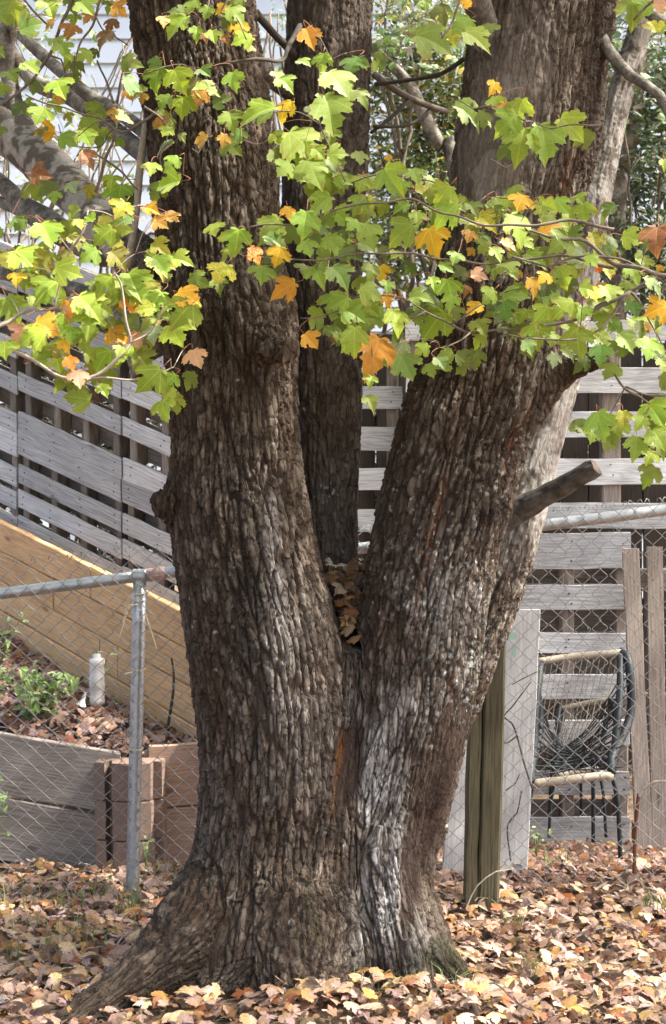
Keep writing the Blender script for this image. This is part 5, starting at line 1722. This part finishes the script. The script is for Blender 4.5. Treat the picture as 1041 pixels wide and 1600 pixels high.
# ---- the crown overhead (above the frame), which shades the place
def crown():
    n = 34000
    x = rng.uniform(-6.0, 6.0, n); y = rng.uniform(-2.5, 8.8, n); z = rng.uniform(3.75, 6.9, n)
    P = np.stack([x, y, z], 1)
    dens = fbm(P * 0.9, 3, 211)
    keep = dens > CROWN_CUT
    # crown leaves removed along the sun's way, to let sun onto chosen spots
    def gap(px, py, Y, r):
        c = np.array(at(px, py, Y)); sd = np.array(SUN)
        dvec = P - c
        al = dvec @ sd
        dist = np.linalg.norm(dvec - al[:, None] * sd, axis=1)
        return dist < r
    for gp in CROWN_GAPS:
        keep &= ~(gap(*gp) & (rng.random(n) < 0.93))
    # stay clear of the picture
    keep &= z > EYE + np.clip(y, 0, 20) * 0.345 + 0.35
    P = P[keep]; n = len(P)
    nrm = np.stack([rng.normal(0, .5, n), rng.normal(0, .5, n) - .2, np.ones(n)], 1)
    base_c = np.array([(0.15, 0.25, 0.04), (0.22, 0.32, 0.04), (0.5, 0.34, 0.04), (0.12, 0.20, 0.035)])
    c = base_c[rng.choice(4, n, p=[.4, .3, .15, .15])] * rng.uniform(.8, 1.2, (n, 1))
    scatter_mesh('crown', P, nrm, rng.uniform(.08, .125, n), c, M['shrub'], SH_S, tree, kind='stuff')
    # limbs that carry it
    def L(rows, r0):
        Pn = smooth_path([(*p, r) for p, r in rows], 0.25)
        mb = MB(); mb.tube([tuple(q[:3]) for q in Pn], [q[3] for q in Pn], 10, wob=0.03)
        mb.build('limb', M['limb'], tree, smooth=True)
    a = at(285, -180, 4.68); b = at(885, -180, 4.86); c_ = at(522, -180, 5.04)
    L([(a, .19), (a + Vector((-.3, -.3, .6)), .17), (a + Vector((-1.2, -1.4, 1.6)), .11), (a + Vector((-2.6, -3.2, 2.3)), .04)], 0)
    L([(b, .21), (b + Vector((.3, -.2, .6)), .18), (b + Vector((1.3, -1.2, 1.5)), .11), (b + Vector((2.6, -3.4, 2.3)), .04)], 0)
    L([(c_, .13), (c_ + Vector((.0, .2, 1.2)), .10), (c_ + Vector((.2, .9, 2.6)), .05)], 0)
    L([(a + Vector((-.3, -.3, .6)), .12), (a + Vector((.4, -1.5, 1.5)), .08), (a + Vector((.6, -3.8, 2.0)), .03)], 0)
crown()

# ================================================================== shrubs and saplings behind
def shrub(label, name, base, stems, leaf_n, region, cols, size=(.04, .07), shapes=OVAL, cat='shrub', group=None, mat_stem='twig'):
    """stems: list of polylines with radii (world rows x,y,z,r); region: list of (centre, radii) ellipsoids for leaves"""
    w = empty(name, base)
    tag(w, label, cat, group)
    for rows in stems:
        P = smooth_path(rows, 0.10)
        jit = rng.normal(0, 0.008, (len(P), 3)); P[:, :3] += jit
        mb = MB(); mb.tube([tuple(q[:3]) for q in P], [max(q[3], .0015) for q in P], 6, wob=.08)
        mb.build('stem', M[mat_stem], w, smooth=True)
    pts = []
    wts = np.array([a * b_ * c for _, (a, b_, c) in region]); wts /= wts.sum()
    for (c, rad), k in zip(region, wts):
        m = int(leaf_n * k)
        d = rng.normal(0, 1, (m, 3)); d /= np.linalg.norm(d, axis=1)[:, None]
        pts.append(np.array(c) + d * (rng.random((m, 1)) ** .45) * np.array(rad))
    P = np.concatenate(pts)
    keep = fbm(P * 3.2 + rng.uniform(0, 50), 2, 301) > -0.12
    P = P[keep]
    n = len(P)
    nrm = np.stack([rng.normal(0, .6, n), rng.normal(0, .6, n) - .5, np.full(n, .9)], 1)
    cc = np.array(cols)[rng.integers(0, len(cols), n)] * rng.uniform(.7, 1.25, (n, 1))
    scatter_mesh('foliage', P, nrm, rng.uniform(*size, n), cc, M['shrub'], shapes, w, kind='stuff')
    return w

GREENS = [(0.11, 0.20, 0.07), (0.15, 0.26, 0.075), (0.20, 0.32, 0.10), (0.08, 0.16, 0.07)]
BLUEGR = [(0.10, 0.19, 0.11), (0.14, 0.24, 0.14), (0.20, 0.30, 0.18), (0.08, 0.15, 0.085)]
YELG = [(0.26, 0.36, 0.07), (0.18, 0.28, 0.07), (0.55, 0.42, 0.05), (0.10, 0.17, 0.05)]

def rand_stems(px0, px1, Y, n, top=(-60, 60), bottom=640, r=(2.5, 5), wig=40):
    out = []
    for _ in range(n):
        x = random.uniform(px0, px1); x2 = x + random.uniform(-wig, wig)
        yy = Y + random.uniform(-.4, .4)
        rr = random.uniform(*r)
        rows = []
        tp = random.uniform(*top)
        m = 6
        for i in range(m + 1):
            t = i / m
            p = at(x + (x2 - x) * t + random.uniform(-12, 12), bottom + (tp - bottom) * t, yy + random.uniform(-.1, .1))
            rows.append((p.x, p.y, p.z, rr * (1 - .6 * t) * Y / F))
        rows[0] = (rows[0][0], rows[0][1], 0.2, rows[0][3])
        out.append(rows)
    return out

def backdrop_plants():
    Y = 9.6
    # tangle seen between the trunks
    st = rand_stems(570, 730, Y, 14, wig=260) + rand_stems(560, 740, Y - .5, 8, top=(120, 360), wig=220, r=(1.8, 3.5))
    shrub('tangled bare stemmed shrub with sparse leaves between the two trunks', 'shrub', at(650, 900, Y), st, 11500,
          [(at(650, 80, Y), (.75, .4, .55)), (at(650, 330, Y), (.6, .4, .6)), (at(690, 220, Y), (.4, .3, .5))], GREENS + YELG, size=(.05, .085))
    # leaning trunk among it
    w = empty('sapling', at(720, 430, 9.0))
    tag(w, 'thin dark sapling leaning left behind the gap between the trunks', 'tree')
    P = smooth_path(px_nodes([(760, 900, 9.1, 13), (712, 275, 9.0, 11), (690, 230, 9.0, 11), (662, 180, 9.0, 10), (640, 130, 9.0, 9), (600, 92, 9.0, 8), (560, 40, 9.0, 7), (530, -60, 9.0, 6)]), .12)
    mb = MB(); mb.tube([tuple(p[:3]) for p in P], [p[3] for p in P], 9, wob=.06); mb.build('trunk', M['limb'], w, smooth=True)
    pts = np.array([tuple(at(random.uniform(560, 740), random.uniform(-40, 120), 9.0 + random.uniform(-.3, .3))) for _ in range(170)])
    nr = np.stack([rng.normal(0, .6, 170), rng.normal(0, .6, 170) - .6, np.full(170, .9)], 1)
    scatter_mesh('foliage', pts, nr, rng.uniform(.05, .10, 170), np.array(YELG + GREENS)[rng.integers(0, 8, 170)], M['shrub'], SH_S, w, kind='stuff')
    # right side: blue-green evergreen shrub and vines
    st = rand_stems(950, 1100, Y - .8, 12, wig=240) + rand_stems(940, 1100, Y - .4, 8, wig=220, r=(1.5, 3))
    shrub('blue green evergreen shrub above the right hand pallets', 'shrub', at(1010, 900, Y), st, 11500,
          [(at(1000, 300, Y - .6), (.75, .5, .55)), (at(1050, 420, Y - .6), (.7, .5, .4)), (at(1040, 120, Y - .6), (.6, .5, .5))], BLUEGR + GREENS, size=(.045, .085))
    w = empty('sapling', at(975, 900, 8.8))
    tag(w, 'brown barked young tree standing behind the pale rear stem', 'tree')
    P = smooth_path(px_nodes([(955, 900, 8.8, 20), (962, 330, 8.8, 17), (978, 240, 8.8, 16), (992, 150, 8.8, 15), (998, 60, 8.8, 14), (1010, -80, 8.8, 12)]), .12)
    mb = MB(); mb.tube([tuple(p[:3]) for p in P], [p[3] for p in P], 10, wob=.05); mb.build('trunk', M['limb'], w, smooth=True)
    pts = np.array([tuple(at(random.uniform(930, 1080), random.uniform(-60, 200), 8.8 + random.uniform(-.5, .3))) for _ in range(160)])
    nr = np.stack([rng.normal(0, .6, 160), rng.normal(0, .6, 160) - .6, np.full(160, .9)], 1)
    scatter_mesh('foliage', pts, nr, rng.uniform(.06, .10, 160), np.array(GREENS)[rng.integers(0, 4, 160)], M['shrub'], SH_S, w, kind='stuff')
    # thin growth across the siding at the upper left
    st = rand_stems(-60, 230, 9.9, 18, top=(-80, 120), bottom=520, wig=260, r=(1.8, 4)) + rand_stems(-40, 230, 9.6, 10, top=(60, 260), bottom=480, wig=300, r=(1.5, 3))
    shrub('thin twiggy shrub with small leaves across the siding at upper left', 'shrub', at(90, 700, 9.8), st, 900,
          [(at(60, 60, 9.8), (.75, .4, .4)), (at(60, 230, 9.8), (.7, .4, .5)), (at(180, 330, 9.8), (.35, .3, .4))], GREENS + YELG, size=(.05, .085))
    # gap at upper left between left trunk and middle stem
    st = rand_stems(395, 470, Y, 8, wig=60)
    shrub('thin leafy shrub seen between the left trunk and the middle stem', 'shrub', at(430, 900, Y), st, 220,
          [(at(425, 130, Y), (.35, .3, .6)), (at(430, 30, Y), (.35, .3, .3))], GREENS, size=(.04, .07))
    # unseen dark hedges, added behind the pallets to darken their gaps
    st = rand_stems(560, 1100, 9.2, 8, top=(560, 600), bottom=900)
    shrub('dense dark hedge added behind the right hand pallets to darken their gaps', 'hedge', at(820, 1100, 9.2), st, 12000,
          [(at(650, 760, 9.2), (1.1, .35, .9)), (at(900, 760, 9.2), (1.1, .35, .9)), (at(1080, 760, 9.2), (.9, .35, .9)), (at(850, 1050, 9.0), (1.5, .35, .5))], [(0.025, 0.05, 0.02), (0.035, 0.06, 0.025), (0.03, 0.035, 0.02)], size=(.06, .1), cat='hedge')
    st = rand_stems(-60, 300, 9.4, 8, top=(380, 520), bottom=900)
    shrub('dense dark hedge added behind the sloping pallet fence to darken its gaps', 'hedge', at(120, 1000, 9.4), st, 10000,
          [(at(20, 640, 9.4), (.9, .3, .75)), (at(170, 700, 9.4), (.9, .3, .75)), (at(300, 740, 9.2), (.7, .3, .7))], [(0.025, 0.05, 0.02), (0.035, 0.06, 0.025), (0.03, 0.035, 0.02)], size=(.06, .1), cat='hedge')
backdrop_plants()

# ---- plants in the garden bed
def soil_z(x, y):
    best, bz = 9, .5
    for i in range(21):
        for j in range(13):
            p = bed_point(i / 20, j / 12)
            d = (p.x - x) ** 2 + (p.y - y) ** 2
            if d < best: best, bz = d, p.z
    return bz

def leafy_plant(label, px, py, Y, h_px, w_px, n, cols, size, name='garden_plant', stems=7, group='plants in the garden bed'):
    b = at(px, py, Y)
    w = empty(name, b)
    tag(w, label, 'plant', group)
    P, NR = [], []
    for k in range(stems):
        an = random.uniform(0, 6.28); sp = random.uniform(.2, 1) * w_px * .5 * Y / F; hh = h_px * Y / F * random.uniform(.65, 1)
        tip = b + Vector((math.cos(an) * sp, math.sin(an) * sp, hh))
        rows = [(b.x, b.y, b.z - .02, .003), (*(b.lerp(tip, .5) + Vector((0, 0, .04))), .0022), (*tip, .0012)]
        Q = smooth_path(rows, .03)
        mb = MB(); mb.tube([tuple(q[:3]) for q in Q], [q[3] for q in Q], 5); mb.build('stem', M['green_stem'], w, smooth=True)
        for _ in range(n // stems):
            q = Q[min(len(Q) - 1, int(len(Q) * (random.random() ** .6)))]
            P.append((q[0] + random.gauss(0, .022), q[1] + random.gauss(0, .022), q[2] + random.gauss(0, .018)))
            NR.append((random.gauss(0, .4) + .3 * math.cos(an), random.gauss(0, .4) - .3, 1))
    P = np.array(P); m = len(P)
    cc = np.array(cols)[rng.integers(0, len(cols), m)] * rng.uniform(.8, 1.2, (m, 1))
    # leaves point outwards
    scatter_mesh('foliage', P, np.array(NR), rng.uniform(*size, m), cc, M['shrub'], OVAL, w, kind='stuff')
    return w
M['green_stem'] = simple('green_stem', (0.14, 0.20, 0.06), rough=0.7)
BG = [(0.16, 0.30, 0.08), (0.22, 0.38, 0.10), (0.12, 0.24, 0.06), (0.28, 0.42, 0.14)]
leafy_plant('bushy bright green herb growing in the garden bed', 62, 1150, 6.35, 108, 140, 270, BG, (.045, .078), stems=16)
leafy_plant('pale green seedling growing beside the white plastic bottle', 158, 1088, 6.6, 78, 75, 16, [(0.30, 0.44, 0.14), (0.24, 0.38, 0.1)], (.06, .095), stems=4)
leafy_plant('dark green plant at the far left against the plank wall', 2, 1030, 7.0, 70, 90, 60, GREENS + BG, (.04, .07), stems=6)
leafy_plant('low weed growing at the left edge in front of the edging board', -5, 1330, 5.75, 130, 70, 40, BG, (.03, .05), stems=5, name='weed', group='weeds along the fence')
leafy_plant('small leafy weed growing at the foot of the steel post', 228, 1345, 5.8, 34, 50, 9, [(0.16, 0.22, 0.06), (0.12, .18, .05)], (.035, .055), stems=3, name='weed', group='weeds along the fence')
leafy_plant('small weed sprouting by the foot of the woven chair', 838, 1330, 6.0, 30, 40, 14, BG, (.025, .045), stems=4, name='weed', group='weeds along the fence')

def bottle():
    b = at(152, 1100, 6.55)
    w = empty('plastic_bottle', b)
    tag(w, 'white plastic bottle standing in the garden bed by the plank wall', 'bottle')
    mb = MB()
    s = 6.55 / F
    def z(py): return EYE - (py - 800) / F * 6.55
    prof = [(1022, 6), (1028, 6), (1029, 11), (1034, 12.5), (1038, 12.5), (1040, 11.8), (1056, 11.8), (1058, 12.5), (1074, 12.5), (1076, 11.8), (1092, 11.5), (1094, 12.5), (1100, 12), (1102, 9)]
    rings = []
    n = 14
    v, f = [], []
    for (py, r) in prof:
        for k in range(n):
            a = 2 * math.pi * k / n
            v.append((b.x + math.cos(a) * r * s * (1 + .05 * math.sin(3 * a)), b.y + math.sin(a) * r * s, z(py)))
    for i in range(len(prof) - 1):
        for k in range(n):
            f.append((i * n + k, i * n + (k + 1) % n, (i + 1) * n + (k + 1) % n, (i + 1) * n + k))
    f.append(tuple(range(n))); f.append(tuple((len(prof) - 1) * n + k for k in range(n)))
    mb.add(v, f); mb.build('bottle_body', M['plastic'], w, smooth=True)
    mb = MB(); mb.tube([(b.x + .004, b.y + .045, z(1000)), (b.x + .004, b.y + .045, z(1130))], .003, 6); mb.build('cane', M['twig'], w)
    o = at(138, 1094, 6.5)
    mb = MB()
    p0, p1 = at(134, 1082, 6.45), at(127, 1102, 6.45)
    mb.tube([p0, p0.lerp(p1, .5), p0.lerp(p1, .8), p1], [.005, .008, .014, .022], 12)
    c = mb.build('plastic_spout', M['plastic'], base=tuple(p1))
    tag(c, 'small flared white plastic spout lying beside the bottle', 'spout')
bottle()

def sticks():
    def st(name, label, rows, mat, cat='stick'):
        P = smooth_path(px_nodes(rows), .05)
        mb = MB(); mb.tube([tuple(q[:3]) for q in P], [q[3] for q in P], 7, wob=.08)
        o = mb.build(name, M[mat], base=tuple(P[0][:3]))
        tag(o, label, cat)
    st('stick', 'thin bare stick standing against the plank wall beside the trunk', [(262, 1170, 6.28, 2.6), (262, 1140, 6.3, 2.6), (271, 1080, 6.32, 2.2), (271, 1045, 6.34, 1.8), (268, 1028, 6.35, 1.4)], 'twig_dark')
    st('stake', 'rusty brown stake standing by the fence at the right', [(991, 1368, 5.58, 3.2), (993, 1300, 5.58, 3), (998, 1240, 5.58, 2.8)], 'rust', 'stake')
    st('stick', 'pale peeled twig curving from the rusty stake to the right', [(998, 1244, 5.57, 2), (1004, 1234, 5.57, 2.4), (1022, 1222, 5.56, 2.6), (1045, 1220, 5.55, 2.2), (1075, 1235, 5.55, 1.8)], 'twig_pale')
    st('stick', 'dry grass stem bending beside the foot of the timber post', [(728, 1420, 5.1, 1.2), (745, 1385, 5.1, 1.1), (775, 1362, 5.1, 1), (800, 1358, 5.1, .7)], 'twig_pale')
    # vine on the pale board
    w = empty('dead_vine', at(795, 1355, 5.70))
    tag(w, 'thin dark dead vine creeping over the pale leaning board', 'vine')
    for rows in ([(832, 1232, 5.68, 1.6), (820, 1195, 5.68, 1.6), (808, 1150, 5.69, 1.5), (800, 1130, 5.69, 1.4), (787, 1120, 5.70, 1.4), (800, 1105, 5.7, 1.2), (815, 1085, 5.7, 1), (830, 1065, 5.71, .8)],
                 [(808, 1150, 5.69, 1.2), (795, 1160, 5.69, 1.1), (784, 1162, 5.69, 1)], [(798, 1345, 5.67, 1.2), (793, 1290, 5.67, 1.3), (808, 1270, 5.68, 1.2), (815, 1235, 5.68, 1)],
                 [(790, 1235, 5.68, 1), (805, 1225, 5.68, 1), (812, 1210, 5.68, .8)], [(800, 1070, 5.70, .8), (818, 1060, 5.7, .9), (838, 1050, 5.71, .7)]):
        P = smooth_path(px_nodes(rows), .03)
        mb = MB(); mb.tube([tuple(q[:3]) for q in P], [q[3] for q in P], 5, wob=.1); mb.build('stem', M['twig_dark'], w)
sticks()

# ---- woven cord chairs
def chair(label, x0, x1, ytop, yseat, yfoot, Yf, Yb, r_px, ncord):
    """seen from the front: cream rail on top of the back, cream rail at the front of the seat, dark wrapped sides"""
    base = at((x0 + x1) / 2, yfoot, (Yf + Yb) / 2)
    w = empty('woven_chair', base)
    tag(w, label, 'chair', 'woven cord chairs behind the fence')
    s = Yf / F
    def tube(name, pts, r, mat, sides=9, wob=0, step=.03):
        Q = smooth_path([(*p, r) for p in pts], step)
        mb = MB(); mb.tube([tuple(q[:3]) for q in Q], [q[3] for q in Q], sides, wob=wob)
        return mb.build(name, M[mat], w, smooth=True)
    r = r_px * s
    bl, br = at(x0 + 8, ytop + 14, Yb), at(x1 - 12, ytop, Yb)
    fl, fr = at(x0, yseat + 14, Yf), at(x1 - 26, yseat, Yf)
    tube('back_rail', [bl, bl.lerp(br, .5) + Vector((0, .01, .004)), br], r, 'cream_cord', wob=.05)
    tube('front_rail', [fl, fl.lerp(fr, .5), fr], r * 1.15, 'cream_cord', wob=.07)
    for sg, (B, Fp) in ((1, (br, fr)), (-1, (bl, fl))):
        sx = sg * 26 * s
        # rear upright from the top rail bulging out and back down to the seat, and the front upright
        out = Vector((sx * .8, -.10, -.10))
        tube('side_frame', [B, B + Vector((sx * .2, -.03, -.01)), B + Vector((sx * .28, -.08, -.08)), B + Vector((sx * .12, -.13, -.26)), Fp + Vector((0, .03, .06)), Fp], r * 1.15, 'black_cord', wob=.08)
        tube('side_frame', [B + Vector((-sx * .15, -.02, -.01)), B.lerp(Fp, .35) + Vector((0, -.02, 0)), B.lerp(Fp, .7) + Vector((0, 0, 0)), Fp + Vector((0, .02, .01))], r * 1.0, 'black_cord', wob=.06)
        tube('leg', [Fp + Vector((0, .01, -.005)), Fp + Vector((sg * .02, .0, -.12)), Vector((Fp.x + sg * .03, Fp.y - .01, base.z))], r * .62, 'black_cord')
        rb = Fp + Vector((-sg * .03, .30, .02))
        tube('leg', [rb, Vector((rb.x + sg * .01, rb.y + .05, base.z))], r * .55, 'black_cord')
    # cream cords of the back
    for i in range(ncord):
        t = (i + .5) / ncord
        a = bl.lerp(br, t)
        b_ = fl.lerp(fr, t) + Vector((0, .32, .05))
        tube('cord', [a, a.lerp(b_, .5) + Vector((random.uniform(-.004, .004), .03, 0)), b_], .0018, 'cream_cord', 5, step=.12)
    # seat cords and dark side cords slung from the sides down to the seat
    for i in range(ncord):
        t = (i + .5) / ncord
        a = fl.lerp(fr, t) + Vector((0, 0, .004)); b_ = a + Vector((0, .32, .045))
        tube('cord', [a, a.lerp(b_, .5) + Vector((0, 0, -.03)), b_], .0024, 'black_cord', 5, step=.12)
    for sg, (B, Fp, B2, F2) in ((1, (br, fr, bl, fl)), (-1, (bl, fl, br, fr))):
        for i in range(11):
            t = .08 + .84 * i / 10
            a = B.lerp(Fp, t) + Vector((sg * 10 * s, -.05, 0))
            tgt = F2.lerp(Fp, .12 + .35 * (1 - t)) + Vector((0, .16 + .12 * (1 - t), .075 - .03 * t))
            mid = a.lerp(tgt, .55) + Vector((0, .03, -.05 * (1 - t) - .02))
            tube('cord', [a, mid, tgt], .0030, 'black_cord', 5, step=.05)
    return w
chair('large black and cream woven cord chair behind the mesh', 832, 984, 1020, 1211, 1330, 6.18, 6.52, 6.2, 14)
chair('small cream backed woven cord chair nested behind the larger chair', 868, 962, 1094, 1200, 1300, 6.62, 6.82, 4.2, 12)

# ---- grass and moss tufts
def grass(name, label, pts, n, h, cols):
    V, Fc, Cc = [], [], []
    for (px, py, Y, sp) in pts:
        c = at(px, py, Y)
        for _ in range(n):
            x = c.x + random.gauss(0, sp); y = c.y + random.gauss(0, sp * .8)
            z = float(ground_z(x, y)) if py > 1200 else c.z
            hh = h * random.uniform(.5, 1.3); a = random.uniform(0, 6.28); ln = random.uniform(.2, 1.1) * hh
            dx, dy = math.cos(a), math.sin(a); wd = .0022
            b = len(V)
            V += [(x - dy * wd, y + dx * wd, z), (x + dy * wd, y - dx * wd, z), (x + dx * ln * .4 + dy * wd * .7, y + dy * ln * .4 - dx * wd * .7, z + hh * .7), (x + dx * ln * .4 - dy * wd * .7, y + dy * ln * .4 + dx * wd * .7, z + hh * .7),
                  (x + dx * ln, y + dy * ln, z + hh * .95), (x + dx * ln + dy * wd * .1, y + dy * ln, z + hh * .95)]
            Fc += [(b, b + 1, b + 2, b + 3), (b + 3, b + 2, b + 5, b + 4)]
            c_ = np.array(random.choice(cols)) * random.uniform(.7, 1.3)
            Cc += [c_] * 6
    o = np_mesh(name, np.array(V), np.array(Fc), M['shrub'], None, cols=np.array(Cc))
    tag(o, label, 'grass', kind='stuff')
grass('grass', 'thin green grass blades at the foot of the trunk', [(628, 1525, 4.28, .05), (665, 1530, 4.27, .035), (705, 1520, 4.4, .04), (575, 1535, 4.27, .02)], 24, .05, [(0.05, 0.085, 0.02), (0.075, 0.12, 0.025), (0.04, .065, .018)])
grass('grass', 'sparse green grass among the fallen leaves at the left', [(30, 1370, 5.4, .10), (90, 1400, 5.2, .10), (140, 1370, 5.5, .08), (60, 1470, 4.8, .06), (130, 1430, 5.0, .05), (255, 1345, 5.8, .05), (205, 1415, 5.35, .03)], 34, .09, [(0.16, 0.26, 0.05), (0.25, 0.34, 0.08), (0.11, 0.19, 0.04)])
grass('grass', 'sparse green grass among the fallen leaves at the right', [(640, 1540, 4.5, .01), (805, 1420, 5.1, .02), (830, 1510, 4.6, .03), (1035, 1385, 5.3, .03), (880, 1330, 5.9, .05), (690, 1330, 5.9, .06), (715, 1560, 4.3, .03)], 22, .08, [(0.16, 0.26, 0.05), (0.11, 0.19, 0.04)])
print('objects', len(bpy.data.objects), 'tris', sum(len(o.data.loop_triangles) if False else sum(1 for _ in ()) for o in bpy.data.objects if o.type == 'MESH'))
